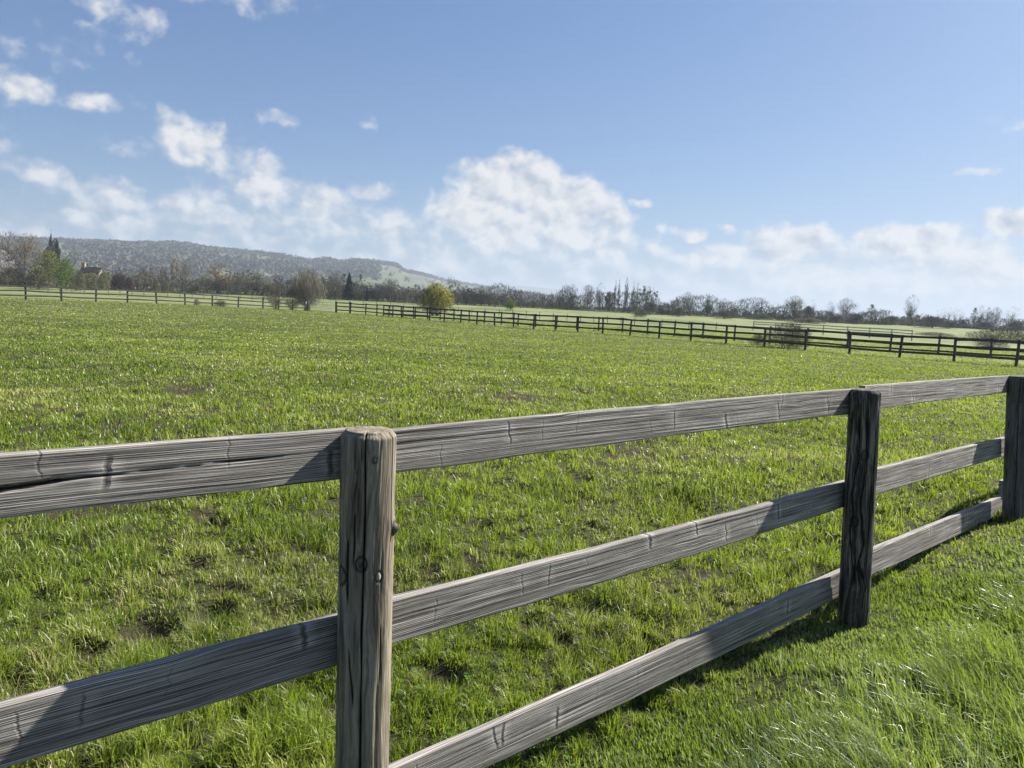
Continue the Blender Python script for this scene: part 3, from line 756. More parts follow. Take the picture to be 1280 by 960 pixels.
# metal field gate
def gate():
    A = Vector((lp[-1][0], lp[-1][1], 0)); B = Vector((fp[-1][0], fp[-1][1], 0)); A += (B - A) * 0.03; B -= (B - A) * 0.04
    A.z = gz(A.x, A.y); B.z = gz(B.x, B.y)
    root = empty('field_gate', A); tag(root, 'galvanised tubular field gate between the shrub and the dark paddock fence', 'gate')
    D = B - A; b = MB()
    for f in (0, 1): b.tube(D * f + Vector((0, 0, .12)), D * f + Vector((0, 0, 1.22)), .03, .03, 8)
    b.tube(Vector((0, 0, 1.2)), D + Vector((0, 0, 1.2)), .028, .028, 8); b.tube(Vector((0, 0, .14)), D + Vector((0, 0, .14)), .028, .028, 8)
    link('gate_frame', b.mesh('gate_frame', M['galv'], True), None, root)
    for z in (.33, .50, .70, .94):
        b = MB(); b.tube(Vector((0, 0, z)), D + Vector((0, 0, z)), .02, .02, 8); link('bar', b.mesh('bar', M['galv'], True), None, root)
    b = MB(); b.tube(Vector((0, 0, .14)), D * .5 + Vector((0, 0, 1.2)), .015, .015, 6); b.tube(D * .5 + Vector((0, 0, 1.2)), D + Vector((0, 0, .14)), .015, .015, 6)
    link('brace', b.mesh('brace', M['galv'], True), None, root)
gate()
# wire fences: thin stakes with strands
def wire_fence(pts, label, H=1.15, r=.05):
    root = empty('wire_fence', (pts[0][0], pts[0][1], gz(*pts[0]))); tag(root, label, 'fence'); base = Vector(root.location); T = []
    for (x, y) in pts:
        z = gz(x, y); b = MB(); b.tube((0, 0, -.2), (rnd.gauss(0, .04), rnd.gauss(0, .04), H * rnd.uniform(.9, 1.1)), r, r * .9, 6)
        o = link('stake', b.mesh('stake', M['far_wood']), None, root); o.location = Vector((x, y, z)) - base; T.append(Vector((x, y, z)) - base)
    for hz in (.45, .8, 1.05):
        b = MB()
        for p, q in zip(T, T[1:]): b.tube(p + Vector((0, 0, hz)), q + Vector((0, 0, hz)), .006, .006, 3)
        link('wire', b.mesh('wire', M['galv']), None, root)
wire_fence([(bearing(px, D), D) for px, D in zip(np.linspace(60, 345, 20), np.linspace(128, 150, 20))], 'low wire fence with thin stakes in the left pasture, behind the left paddock fence')
wire_fence([(bearing(px, D), D) for px, D in zip(list(range(420, 900, 17)), np.linspace(150, 100, 29))], 'long low wire fence with thin stakes across the middle pasture, behind the paddock fences')

# ------------------------------------------------------------------ trees
PROTO = {}
G3 = 'thin pale bare trees behind the largest dark bush'
def limb(b, p, d, L, r, n, bend=0.25, up=0.15):
    """a curved tapering limb, returns its points"""
    pts = [Vector(p)]; d = Vector(d).normalized()
    for i in range(n):
        d = (d + Vector((rnd.gauss(0, bend), rnd.gauss(0, bend), rnd.gauss(0, bend) * .6 + up)) * .5).normalized()
        q = pts[-1] + d * (L / n); f0 = 1 - i / n * .75; f1 = 1 - (i + 1) / n * .75
        b.tube(pts[-1], q, r * f0, r * f1, 5); pts.append(q)
    return pts
LUMP = [0]
def env_ok(kind, z, H, W, a=None):
    if a is not None and kind != 'column' and kind != 'cone': W = W * (0.62 + 0.55 * float(vnoise(np.array([math.cos(a) * 1.6 + 9 + LUMP[0]]), np.array([math.sin(a) * 1.6 + z / H * 4.5]), 3)))
    t = z / H
    if kind == 'round': c = (t - .58) / .42; return W / 2 * math.sqrt(max(0, 1 - c * c))
    if kind == 'dome': return W / 2 * math.sqrt(max(0, 1 - t * t)) * (0.82 + .18 * min(1, t * 5))
    if kind == 'column': return W / 2 * min(1, t * 4 + .15) * max(0.0, 1 - max(0, t - .75) / .25 * .9)
    if kind == 'cone': return W / 2 * max(0, 1 - t) ** .85 * (1 if t > .06 else .3)
    if kind == 'vase': return W / 2 * min(1, .22 + t * 1.05) * math.sqrt(max(0, 1 - max(0, (t - .55) / .45) ** 2))
    return W / 2
def make_proto(key, H, W, env, bark, crown, ntwig=900, nleaf=0, leaf_mat=None, tw=.05, tl=.8, lf=.14, z0=.2, trunk_r=.18, nclump=26, stems=1, upright=.5, solid=.0, branches=14, leafclump=1.0):
    bt = MB(); bc = MB(); bl = MB(); cl = []; LUMP[0] += 3.7
    for s in range(stems):
        if stems == 1: base = Vector((0, 0, -.3)); top = Vector((rnd.gauss(0, .2), rnd.gauss(0, .2), H * .62)); tr = trunk_r
        else:
            a = rnd.uniform(0, 6.28); base = Vector((math.cos(a), math.sin(a), 0)) * W * .08 * rnd.random(); base.z = -.2
            a2 = rnd.uniform(0, 6.28); top = Vector((math.cos(a2) * W * .3 * rnd.random(), math.sin(a2) * W * .3 * rnd.random(), H * rnd.uniform(.5, .8))); tr = trunk_r * rnd.uniform(.4, 1)
        n = 7; prev = base
        path = [base]
        for i in range(1, n + 1):
            f = i / n; q = base.lerp(top, f) + Vector((rnd.gauss(0, .035), rnd.gauss(0, .035), 0)) * H * .25
            bt.tube(prev, q, tr * (1 - .75 * (f - 1 / n)) * (1.3 if i == 1 else 1), tr * (1 - .75 * f), 7); prev = q; path.append(q)
        for k in range(max(1, branches // stems)):
            f = rnd.uniform(max(.15, z0), .98); p = path[min(n, int(f * n))].lerp(path[min(n, int(f * n) + 1)], rnd.random())
            a = rnd.uniform(0, 6.28); zt = min(H * .97, p.z + rnd.uniform(.05, .45) * H); rr = env_ok(env, zt, H, W, a) * rnd.uniform(.5, .95)
            tgt = Vector((math.cos(a) * rr, math.sin(a) * rr, zt)); dd = tgt - p
            pts = limb(bt, p, dd, dd.length, tr * .36, 4, .22, .05)
            cl += pts[2:]
    while len(cl) < nclump:
        zt = H * rnd.uniform(z0, .97); rr = env_ok(env, zt, H, W) * rnd.random() ** .5; a = rnd.uniform(0, 6.28); cl.append(Vector((math.cos(a) * rr, math.sin(a) * rr, zt)))
    cen = Vector((0, 0, H * .35))
    def sample(spread):
        for _ in range(20):
            if rnd.random() < .2:
                zt = H * rnd.uniform(z0, 1.0); a = rnd.uniform(0, 6.28); rr = env_ok(env, zt, H, W, a) * rnd.uniform(.35, 1.0) ** .6
                p = Vector((math.cos(a) * rr, math.sin(a) * rr, zt))
            else:
                c = rnd.choice(cl); p = c + Vector((rnd.gauss(0, spread), rnd.gauss(0, spread), rnd.gauss(0, spread)))
            if p.z < H * z0 * .7 or p.z > H: continue
            if math.hypot(p.x, p.y) <= env_ok(env, p.z, H, W, math.atan2(p.y, p.x)) * 1.06: return p
        return p
    for i in range(ntwig):
        p = sample(W * .09); d = (p - cen).normalized() * (1 - upright) + Vector((rnd.gauss(0, .35), rnd.gauss(0, .35), upright * 1.3 + rnd.gauss(0, .3)))
        L_ = tl * rnd.uniform(.5, 1.2); bc.twig(p - d.normalized() * L_ * .5, d, L_, tw * rnd.uniform(.6, 1.4))
    for i in range(nleaf):
        bl.leaf(sample(W * .07 * leafclump), lf)
    tm = bt.mesh('trunk', M[bark]); k = len(bc.v); nf = len(bc.f)
    bc.v += bl.v; bc.f += [tuple(k + x for x in f) for f in bl.f]
    cm = bc.mesh('crown', [M[crown]] + ([M[leaf_mat]] if leaf_mat else []))
    if leaf_mat: cm.polygons.foreach_set('material_index', [0] * nf + [1] * len(bl.f))
    PROTO[key] = (tm, cm, H, W)
P = make_proto
P('bare', 10, 7, 'round', 'bark', 'twig', 1500, tw=.06, tl=.9, branches=22)
P('bare2', 10, 6, 'vase', 'bark', 'twig_dark', 1300, tw=.06, tl=.9, branches=20, upright=.7)
P('bare3', 10, 7, 'round', 'bark', 'twig_dark', 1900, tw=.075, tl=.8, branches=26)
P('faint', 10, 5, 'vase', 'bark', 'twig', 600, tw=.045, tl=.9, branches=24, upright=.5, trunk_r=.13)
P('upright', 10, 3.6, 'column', 'bark', 'twig_dark', 1100, tw=.06, tl=1.0, branches=16, upright=.85)
P('poplar', 12, 1.7, 'column', 'bark_pale', 'twig_pale', 1000, tw=.06, tl=1.1, z0=.06, upright=.92, branches=14)
P('poplar_b', 12, 1.6, 'column', 'bark', 'twig_dark', 800, tw=.055, tl=1.1, z0=.06, upright=.92, branches=14)
P('bud', 10, 7, 'round', 'bark', 'twig', 900, 1500, 'olive', lf=.11, branches=22)
P('oak', 10, 8.5, 'round', 'bark', 'twig_dark', 900, 1900, 'orange', lf=.12, branches=26, trunk_r=.28)
P('brown', 10, 8, 'round', 'bark', 'twig', 1500, 1600, 'orange', lf=.09, z0=.12, branches=22)
P('olive', 10, 9, 'dome', 'bark', 'twig_dark', 900, 3800, 'olive', lf=.17, z0=.04, branches=20)
P('green', 8, 6.5, 'dome', 'bark', 'twig_dark', 300, 3600, 'green', lf=.15, z0=.03, branches=14)
P('yellow', 4.3, 4.6, 'dome', 'bark', 'twig_dark', 1900, 5200, 'yellow', tw=.04, tl=.8, lf=.075, z0=.10, stems=5, branches=46, trunk_r=.08, upright=.45)
P('willow', 5.6, 5.2, 'round', 'bark', 'twig_pale', 3600, 3400, 'olive', tw=.026, tl=1.3, lf=.045, z0=.03, stems=12, branches=60, trunk_r=.07, upright=.75)
P('sapling', 4.2, 3.2, 'vase', 'bark', 'twig', 1100, 500, 'olive', tw=.022, tl=.8, lf=.03, z0=.02, stems=8, branches=30, trunk_r=.045, upright=.75)
P('conifer', 9, 4.2, 'cone', 'bark', 'dark_leaf', 3800, tw=.22, tl=.9, z0=.02, upright=.0, branches=30)
P('cypress', 8, 2.4, 'cone', 'bark', 'dark_leaf', 2400, tw=.2, tl=.8, z0=.02, upright=.6, branches=10)
P('evergreen', 8, 5, 'round', 'bark', 'dark_leaf', 600, 3400, 'dark_leaf', lf=.18, z0=.08, branches=16)
P('ivy', 10, 8.4, 'round', 'bark', 'twig_pale', 1300, 1700, 'olive', lf=.13, z0=.14, branches=30, leafclump=.6, trunk_r=.3)
P('blossom', 8, 6, 'round', 'bark', 'twig', 300, 2600, 'white', lf=.14, z0=.1)
P('bush', 4, 6.5, 'dome', 'bark', 'twig_dark', 2600, 700, 'olive', tw=.07, tl=.6, lf=.08, z0=.01, stems=3, branches=18, trunk_r=.08, upright=.35)
P('bush_g', 3.5, 5, 'dome', 'bark', 'twig', 1300, 1700, 'olive', tw=.06, tl=.6, lf=.10, z0=.01, stems=3, branches=16, trunk_r=.08, upright=.35)
P('purple', 4, 5, 'dome', 'bark', 'twig_purple', 3000, tw=.07, tl=.6, z0=.01, stems=4, branches=18, trunk_r=.08, upright=.4)
P('thorn', 1.7, 4.0, 'dome', 'bark', 'twig_dark', 2600, 1500, 'olive', tw=.018, tl=.4, lf=.028, z0=.01, stems=8, branches=40, trunk_r=.03, upright=.3)
def mistletoe_proto():
    make_proto('mistletoe', 10, 8.5, 'round', 'bark', 'twig_dark', 700, tw=.06, tl=.8, branches=34, z0=.2, trunk_r=.26)
    tm, cm, H, W = PROTO['mistletoe']; b = MB()
    for k in range(34):
        zt = H * rnd.uniform(.35, .95); a = rnd.uniform(0, 6.28); rr = env_ok('round', zt, H, W) * rnd.uniform(.3, .95); c = Vector((math.cos(a) * rr, math.sin(a) * rr, zt)); s = rnd.uniform(.25, .5)
        for i in range(90):
            d = Vector((rnd.gauss(0, 1), rnd.gauss(0, 1), rnd.gauss(0, 1))).normalized(); b.leaf(c + d * s * rnd.random() ** .4, .11)
    PROTO['mistletoe'] = (tm, cm, H, W, b.mesh('mistletoe_clumps', M['dark_leaf']))
mistletoe_proto()
P('bank', 2.2, 12, 'dome', 'bark', 'hedge', 3600, 2600, 'olive', tw=.05, tl=.5, lf=.06, z0=.01, stems=4, branches=50, trunk_r=.04, upright=.3)
# layered pine: trunk with flat tiers
def tiers_proto():
    bt = MB(); bc = MB(); H, W = 9, 5.2
    bt.tube((0, 0, -.3), (.1, 0, H * .5), .2, .12, 7); bt.tube((.1, 0, H * .5), (.05, 0, H * .97), .12, .03, 7)
    for k in range(15):
        z = H * (.30 + .66 * k / 15); r = W / 2 * (1 - (k / 15) ** 1.6) * rnd.uniform(.7, 1.05) + .25
        for j in range(4):
            a = rnd.uniform(0, 6.28); e = Vector((math.cos(a) * r, math.sin(a) * r, z + rnd.uniform(-.1, .35))); bt.tube((.08, 0, z), e, .04, .015, 4)
            for i in range(26):
                f = rnd.uniform(.25, 1.05); p = Vector((.08, 0, z)).lerp(e, f) + Vector((rnd.gauss(0, .22), rnd.gauss(0, .22), rnd.gauss(0, .09))); bc.twig(p, (rnd.gauss(0, 1), rnd.gauss(0, 1), rnd.gauss(.1, .3)), .5, .07)
    PROTO['tiers'] = (bt.mesh('trunk', M['bark']), bc.mesh('crown', M['dark_leaf']), H, W)
tiers_proto()
used_name = {'bare': 'bare_tree', 'bare2': 'bare_tree', 'bare3': 'bare_tree', 'faint': 'bare_tree', 'upright': 'bare_tree', 'poplar': 'poplar_tree', 'poplar_b': 'poplar_tree',
             'bud': 'budding_tree', 'oak': 'oak_tree', 'brown': 'budding_tree', 'olive': 'leafy_tree', 'green': 'leafy_tree', 'yellow': 'yellow_shrub', 'willow': 'willow_shrub', 'sapling': 'willow_shrub',
             'conifer': 'conifer_tree', 'cypress': 'cypress_tree', 'evergreen': 'evergreen_tree', 'ivy': 'ivy_covered_tree', 'blossom': 'blossom_tree', 'bush': 'bush', 'bush_g': 'bush', 'purple': 'bush',
             'thorn': 'bramble_bush', 'bank': 'bramble_bush', 'mistletoe': 'mistletoe_tree', 'tiers': 'pine_tree'}
def tree(kind, px, ytop, wpx, D, label, cat='tree', group=None, dz=0.0):
    pr = PROTO[kind]; x = bearing(px, D); z = gz(x, D) + dz
    ztop = at_depth(px, ytop, D).z; Hh = max(0.8, ztop - z); Ww = wpx * D / FPX
    root = empty(used_name[kind], (x, D, z - .05), rnd.uniform(0, 6.28))
    root.scale = (Ww / pr[3], Ww / pr[3], Hh / pr[2])
    tag(root, label, cat, group)
    link('trunk' if kind not in ('bush', 'bush_g', 'purple', 'thorn', 'bank', 'yellow', 'willow', 'sapling') else 'stems', pr[0], None, root); link('crown', pr[1], None, root)
    if len(pr) > 4: link('mistletoe', pr[4], None, root)
    return root
T = tree
G1 = 'bare trees of the left tree line'
G2 = 'slim bare trees in the row right of the yellow shrub'
G3 = 'pale bare trees on the far right skyline'
T('blossom', 2, 312, 30, 165, 'white flowering tree at the left edge of the view')
T('bare', 12, 289, 56, 185, 'tall brown bare tree above the white blossom tree')
T('brown', 34, 291, 58, 190, 'broad brownish bare tree left of the church spire')
T('bare', -14, 292, 56, 190, 'tall bare tree cut by the left edge')
T('bush', 14, 333, 46, 160, 'grey twiggy bush in front of the tall bare trees at far left', 'bush')
T('bush_g', 50, 334, 40, 150, 'low olive bush left of the bright green tree', 'bush')
T('olive', 61, 313, 62, 165, 'wide olive brown tree below the church spire')
T('green', 83, 322, 34, 158, 'brightest green tree, to the right of the olive one under the spire')
T('bush_g', 99, 337, 18, 155, 'small yellow green bush against the brown roofed house', 'bush')
T('evergreen', 70, 298, 13, 245, 'dark evergreen crown touching the church spire', dz=.5)
T('cypress', 73, 302, 6, 243, 'thin dark cypress right of the spire')
T('bush_g', 129, 340, 18, 165, 'pale green bush at the right end of the brown roofed house', 'bush')
T('bush_g', 114, 341, 38, 168, 'grey green bush hiding the wall of the brown roofed house', 'bush')
T('purple', 149, 341, 28, 175, 'purple leafed bush between the house and the bare trees', 'bush')
T('purple', 161, 346, 16, 176, 'smaller purple bush right of the large purple one', 'bush')
T('bare2', 172, 331, 20, 190, 'dark bare tree just right of the purple bushes')
T('upright', 184, 330, 18, 195, 'dark upright bare tree, second left of the tall poplar')
T('bare2', 192, 334, 18, 192, 'bushy dark bare tree, nearest on the left of the tall poplar')
T('bare3', 204, 333, 20, 215, 'purplish bare tree just behind the left of the tall poplar')
T('bush_g', 196, 349, 14, 170, 'small green bush left of the tall poplar foot', 'bush')
T('bush_g', 206, 350, 14, 168, 'small green bush nearest to the tall poplar foot', 'bush')
T('poplar', 217, 309, 7, 205, 'tallest pale poplar on the left, narrow as a column')
T('poplar', 222, 315, 6, 207, 'shorter poplar leaning against the tall pale poplar')
T('bare', 232, 326, 24, 205, 'thin bare tree just right of the two poplars')
T('bush', 244, 356, 24, 172, 'low dark thicket standing in the left pasture', 'bush')
T('bud', 256, 341, 18, 190, 'greenish bare tree left of the rusty oak')
T('oak', 273, 328, 36, 185, 'round oak with rusty young leaves on the left')
T('bare2', 289, 340, 12, 180, 'slim dark bare tree at the right foot of the rusty oak')
T('bare3', 298, 341, 20, 185, 'dark bare tree, second right of the rusty oak')
T('bare', 309, 338, 20, 200, 'pale bare tree with forked trunk left of the willow shrub')
T('bare3', 321, 340, 20, 190, 'dark bare tree halfway from the rusty oak to the willow shrub')
T('bud', 333, 346, 20, 190, 'short budding tree behind the left of the willow shrub')
T('bare3', 348, 344, 24, 200, 'dense bare tree left behind the white cottage')
T('bush', 340, 354, 40, 175, 'long twiggy bush left of the white cottage', 'bush')
T('willow', 384, 335, 54, 96.5, 'tall willow shrub with many stems at the paddock fence by the gate', 'shrub')
T('sapling', 344, 354, 34, 93, 'thin young shrub at the fence, left of the tall willow shrub', 'shrub')
T('sapling', 366, 358, 38, 94.5, 'low young shrub at the fence touching the tall willow shrub', 'shrub')
T('bush_g', 368, 360, 34, 190, 'scrubby bush hiding the foot of the white cottage', 'bush')
T('bare2', 411, 337, 24, 205, 'dark bare tree behind the right of the willow shrub')
T('bare', 423, 338, 22, 215, 'spreading bare tree left of the dark spruce')
T('conifer', 436, 341, 17, 190, 'dark green spruce right of the willow shrub')
T('bush', 418, 362, 26, 180, 'low dark bush left of the dark spruce foot', 'bush')
T('bush_g', 450, 360, 24, 190, 'green grey bush right of the dark spruce', 'bush')
T('bush', 466, 361, 26, 190, 'rounded dark bush two along from the dark spruce', 'bush')
T('cypress', 458, 358, 5, 188, 'tiny dark conifer between the bushes right of the spruce')
T('bare3', 485, 347, 26, 190, 'round reddish bare tree between spruce and yellow shrub')
T('bare3', 507, 359, 16, 185, 'small round bare tree left of the yellow shrub')
T('bush', 525, 366, 24, 180, 'low dark bush touching the left of the yellow shrub', 'bush')
T('yellow', 545, 353, 58, 112, 'bright yellow leafed shrub behind the paddock fence', 'shrub')
T('bud', 562, 360, 16, 150, 'low orange tinged tree at the right of the yellow shrub')
for px, yt, w in ((572, 358, 13), (582, 357, 14), (592, 360, 12), (601, 357, 12), (610, 361, 12), (619, 363, 12), (628, 362, 12), (641, 358, 12), (650, 362, 12)):
    T('upright', px, yt, w, 195 + rnd.uniform(-8, 8), 'slim bare tree in the dark row between the yellow shrub and the yellow tree', group=G2)
T('green', 638, 373, 17, 165, 'small yellow green tree at the middle of the tree line')
for px, yt, w in ((665, 366, 14), (677, 367, 12), (688, 366, 12)):
    T('bare', px, yt, w, 230, 'small faint bare tree in front of the flat topped far hill', group='small bare trees before the far hill')
T('upright', 699, 363, 14, 215, 'leftmost upright tree of the central cluster')
T('bare2', 714, 355, 19, 215, 'many stemmed bare tree in the central cluster, left of the dark round one')
T('bare3', 734, 355, 21, 210, 'dark round headed bare tree in the central cluster')
T('bare2', 749, 353, 17, 212, 'bare tree with leaning forked trunk right of the dark round headed one')
T('evergreen', 761, 364, 15, 205, 'dark evergreen at the foot of the thin poplars')
T('poplar_b', 767.5, 349, 4, 225, 'leftmost of the thin poplars in the central cluster')
T('poplar', 772, 348, 4, 226, 'second thin poplar from the left in the central cluster')
T('poplar_b', 781, 346, 6, 222, 'widest and tallest of the thin poplars in the central cluster')
T('poplar', 790, 352, 5, 228, 'thin pale poplar just left of the mistletoe tree')
T('poplar', 795, 353, 4, 229, 'thin pale poplar touching the mistletoe tree')
T('bud', 792, 365, 18, 205, 'greenish budding tree below the thin poplars')
T('mistletoe', 807, 356, 32, 205, 'tree full of dark mistletoe balls right of the thin poplars')
T('bush', 812, 378, 30, 195, 'wide brown bush under the mistletoe tree', 'bush')
T('bush_g', 800, 386, 26, 170, 'low pale bush in front of the mistletoe tree', 'bush')
T('bud', 836, 379, 14, 215, 'small tree behind the black roofed barn')
T('bare', 858, 364, 20, 220, 'thin bare crown above the green tree right of the barn')
T('bud', 861, 373, 20, 205, 'dense green tree right of the black roofed barn')
T('bush', 848, 384, 20, 190, 'twiggy bush at the right end of the barn', 'bush')
T('green', 884, 374, 20, 205, 'yellow green tree right of the barn, with orange tinge')
T('bud', 903, 372, 17, 215, 'pale green tall tree, third right of the barn')
T('bush', 905, 388, 34, 190, 'broad brown bush under the pale green tree', 'bush')
T('bud', 918, 381, 14, 215, 'low greenish tree right of the pale green tall one')
T('bare3', 931, 384, 16, 215, 'low dark bare tree left of the ivy tree')
T('bare', 944, 378, 12, 225, 'small pointed bare tree well left of the ivy tree')
T('bush', 950, 394, 44, 200, 'long low bush left of the ivy tree', 'bush')
T('faint', 967, 377, 16, 240, 'pale round bare tree left of the ivy tree')
T('ivy', 992, 369, 31, 205, 'big round tree covered in ivy right of centre')
T('bush', 1009, 382, 22, 200, 'dark ivy bush leaning on the right of the ivy tree', 'bush')
T('faint', 1015, 374, 9, 225, 'thin bare top behind the dark ivy bush')
T('bush_g', 1008, 397, 60, 190, 'long green hedge bush at the foot of the ivy tree', 'bush')
T('bare2', 1036, 377, 16, 225, 'thin bare tree left of the broad bare one')
T('bare', 1057, 372, 30, 215, 'broad bare tree with open crown right of the ivy tree')
T('bush', 1070, 392, 26, 205, 'dark bush under the right of the broad bare tree', 'bush')
T('bush', 1046, 394, 30, 205, 'dark bush under the left of the broad bare tree', 'bush')
T('tiers', 1088, 379, 17, 215, 'dark pine with flat separate layers')
T('bush', 1113, 395, 30, 215, 'round brown bush between the pine and the tall bare tree', 'bush')
T('bare2', 1137, 368, 22, 230, 'tall solitary bare tree at the right of the skyline')
T('bush_g', 1138, 400, 16, 215, 'small green bush at the foot of the tall solitary bare tree', 'bush')
T('bush', 1163, 395, 50, 200, 'largest dark round bush right of the tall solitary bare tree', 'bush')
T('bush', 1186, 402, 26, 203, 'lower bush joined to the right of the largest dark bush', 'bush')
for px, yt, w in ((1171, 387, 9), (1178, 385, 10), (1185, 384, 10), (1192, 385, 10), (1199, 386, 12)):
    T('faint', px, yt, w, 245, 'thin pale bare tree rising behind the largest dark bush', group=G3)
T('bush', 1203, 399, 10, 225, 'small dark layered bush standing alone on the right', 'bush')
T('tiers', 1216, 383, 12, 225, 'first dark trunked tree of the right hand group of four')
T('bare2', 1224, 381, 12, 226, 'tallest tree of the right hand group of four')
T('upright', 1233, 384, 13, 228, 'third tree of the right hand group of four')
T('bare', 1242, 383, 18, 222, 'fourth and widest tree of the right hand group')
T('faint', 1263, 383, 24, 235, 'pale wide bare tree nearest the right edge')
T('bush', 1228, 402, 36, 222, 'low dark bush under the right hand group of four trees', 'bush')
T('bush', 1270, 401, 40, 215, 'dark bush at the right edge below the pale wide tree', 'bush')
T('faint', 1296, 386, 20, 240, 'pale bare tree cut by the right edge of the view')
T('bank', 1252, 411, 110, 120, 'wide low bramble bank in the far right pasture', 'bush', dz=-.4)
T('bank', 1170, 415, 70, 140, 'long low bramble bank behind the end of the silvery fence', 'bush', dz=-.4)
T('thorn', 986, 402, 76, 50.5, 'bramble bush growing through the paddock fence', 'bush')
T('thorn', 948, 416, 24, 52.5, 'small bramble left of the bramble bush in the paddock fence', 'bush')
T('thorn', 276, 378, 22, 84, 'low bare bramble tuft at the left paddock fence', 'bush')
T('thorn', 246, 375, 10, 84, 'small weed tuft at the left paddock fence', 'bush')
T('thorn', 1240, 418, 50, 76, 'low dead bramble heap behind the paddock fences at far right', 'bush')

# hedges: long scrub bands
def hedge(px0, px1, D0, D1, h0, label, mat='twig_dark', leaf='olive', dens=1.0):
    A = Vector((bearing(px0, D0), D0, 0)); B = Vector((bearing(px1, D1), D1, 0)); L = (B - A).length
    A.z = gz(A.x, A.y); root = empty('hedge', A); tag(root, label, 'hedge')
    b = MB(); bs = MB(); bl = MB(); n = int(L * 190 * dens)
    for i in range(n):
        f = rnd.random(); p = A.lerp(B, f); z = gz(p.x, p.y); hh = 1.35 * h0 * (.55 + .75 * float(vnoise(np.array([f * L * .22]), np.array([px0 * 1.0]), 5)[0]))
        q = Vector((p.x + rnd.gauss(0, .5), p.y + rnd.gauss(0, .9), z + rnd.random() ** 1.35 * hh)) - A
        d = Vector((rnd.gauss(0, .5), rnd.gauss(0, .5), 1)); (b.twig(q - Vector((0, 0, .3)), d, 0.9, .13) if rnd.random() < .7 else bl.leaf(q, .12))
    for i in range(int(L / 2.0)):
        p = A.lerp(B, (i + rnd.random() * .6) * 2.0 / L); z = gz(p.x, p.y); bs.tube(Vector((p.x, p.y, z - .3)) - A, Vector((p.x + rnd.gauss(0, .2), p.y, z + h0 * .6)) - A, .06, .03, 5)
    nf = len(b.f); k = len(b.v); b.v += bl.v; b.f += [tuple(k + x for x in f) for f in bl.f]
    me = b.mesh('foliage', [M[mat], M[leaf]]); me.polygons.foreach_set('material_index', [0] * nf + [1] * len(bl.f))
    link('foliage', me, None, root); link('stems', bs.mesh('stems', M['bark']), None, root)
hedge(-60, 130, 172, 176, 2.6, 'dark scrubby hedge along the foot of the trees at far left')
hedge(120, 300, 178, 186, 2.6, 'brown hedge below the poplar and the rusty oak')
hedge(290, 440, 188, 192, 3.0, 'brown hedge behind the willow shrub')
hedge(430, 560, 192, 190, 3.0, 'hedge between the dark spruce and the yellow shrub')
hedge(560, 720, 200, 205, 4.2, 'thick brown hedge right of the yellow shrub')
hedge(700, 850, 205, 200, 3.4, 'scrubby hedge below the thin poplars')
hedge(840, 1000, 205, 205, 3.4, 'hedge between the black roofed barn and the ivy tree')
hedge(990, 1110, 206, 212, 2.6, 'hedge below the broad bare tree')
hedge(1100, 1340, 222, 235, 2.2, 'low far hedge behind the dark round bushes at the right', dens=.7)

# ------------------------------------------------------------------ buildings
def roofed(name, px, D, w, d, wall_h, roof_h, rz, label, cat, wall, roofm, windows=(), chimneys=(), base_dz=0.0, door=None):
    x = bearing(px, D); z = gz(x, D) + base_dz; root = empty(name, (x, D, z), rz); tag(root, label, cat)
    b = MB(); hw, hd = w / 2, d / 2
    c = [Vector((-hw, -hd, -.5)), Vector((hw, -hd, -.5)), Vector((hw, hd, -.5)), Vector((-hw, hd, -.5))]
    t = [v + Vector((0, 0, wall_h + .5)) for v in c]; rl, rr_ = Vector((-hw, 0, wall_h + roof_h)), Vector((hw, 0, wall_h + roof_h))
    b.poly(c[0], c[1], t[1], t[0]); b.poly(c[2], c[3], t[3], t[2]); b.poly(c[1], c[2], t[2], rr_, t[1]); b.poly(c[3], c[0], t[0], rl, t[3])
    link('wall', b.mesh('wall', M[wall]), None, root)
    b = MB(); e = .3; s = roof_h / hd
    for sg in (-1, 1):
        o0 = Vector((-hw - e * .5, sg * (hd + e), wall_h - e * s + .03)); o1 = Vector((hw + e * .5, sg * (hd + e), wall_h - e * s + .03)); k0 = Vector((-hw - e * .5, 0, wall_h + roof_h + .03)); k1 = Vector((hw + e * .5, 0, wall_h + roof_h + .03)); u = Vector((0, 0, .16))
        b.poly(o0, o1, k1, k0); b.poly(o0 + u, k0 + u, k1 + u, o1 + u); b.poly(o0, o0 + u, o1 + u, o1); b.poly(o0, k0, k0 + u, o0 + u); b.poly(o1, o1 + u, k1 + u, k1)
    rf = link('roof', b.mesh('roof', M[roofm]), None, root)
    for cx in chimneys:
        b = MB(); b.box((cx, 0, wall_h + roof_h + .45), (.9, .6, 1.4)); b.box((cx, 0, wall_h + roof_h + 1.2), (1.05, .75, .12)); link('chimney', b.mesh('chimney', M['wall']), None, rf)
    for (wx, wz, ww, wh) in windows:
        b = MB()
        for (ox, oz, sx, sz) in ((0, wh / 2, ww + .12, .1), (0, -wh / 2, ww + .12, .1), (-ww / 2, 0, .1, wh), (ww / 2, 0, .1, wh), (0, 0, .05, wh)): b.box((wx + ox, -hd - .03, wz + oz), (sx, .08, sz))
        f = link('window', b.mesh('window', M['white_wall']), None, root)
        b = MB(); b.box((wx, -hd - .012, wz), (ww, .02, wh)); link('pane', b.mesh('pane', M['glass']), None, f)
    if door:
        b = MB(); b.box((door, -hd - .03, 1.0), (1.0, .06, 2.0)); link('door', b.mesh('door', M['far_wood']), None, root)
    return root
def px_m(D): return D / FPX
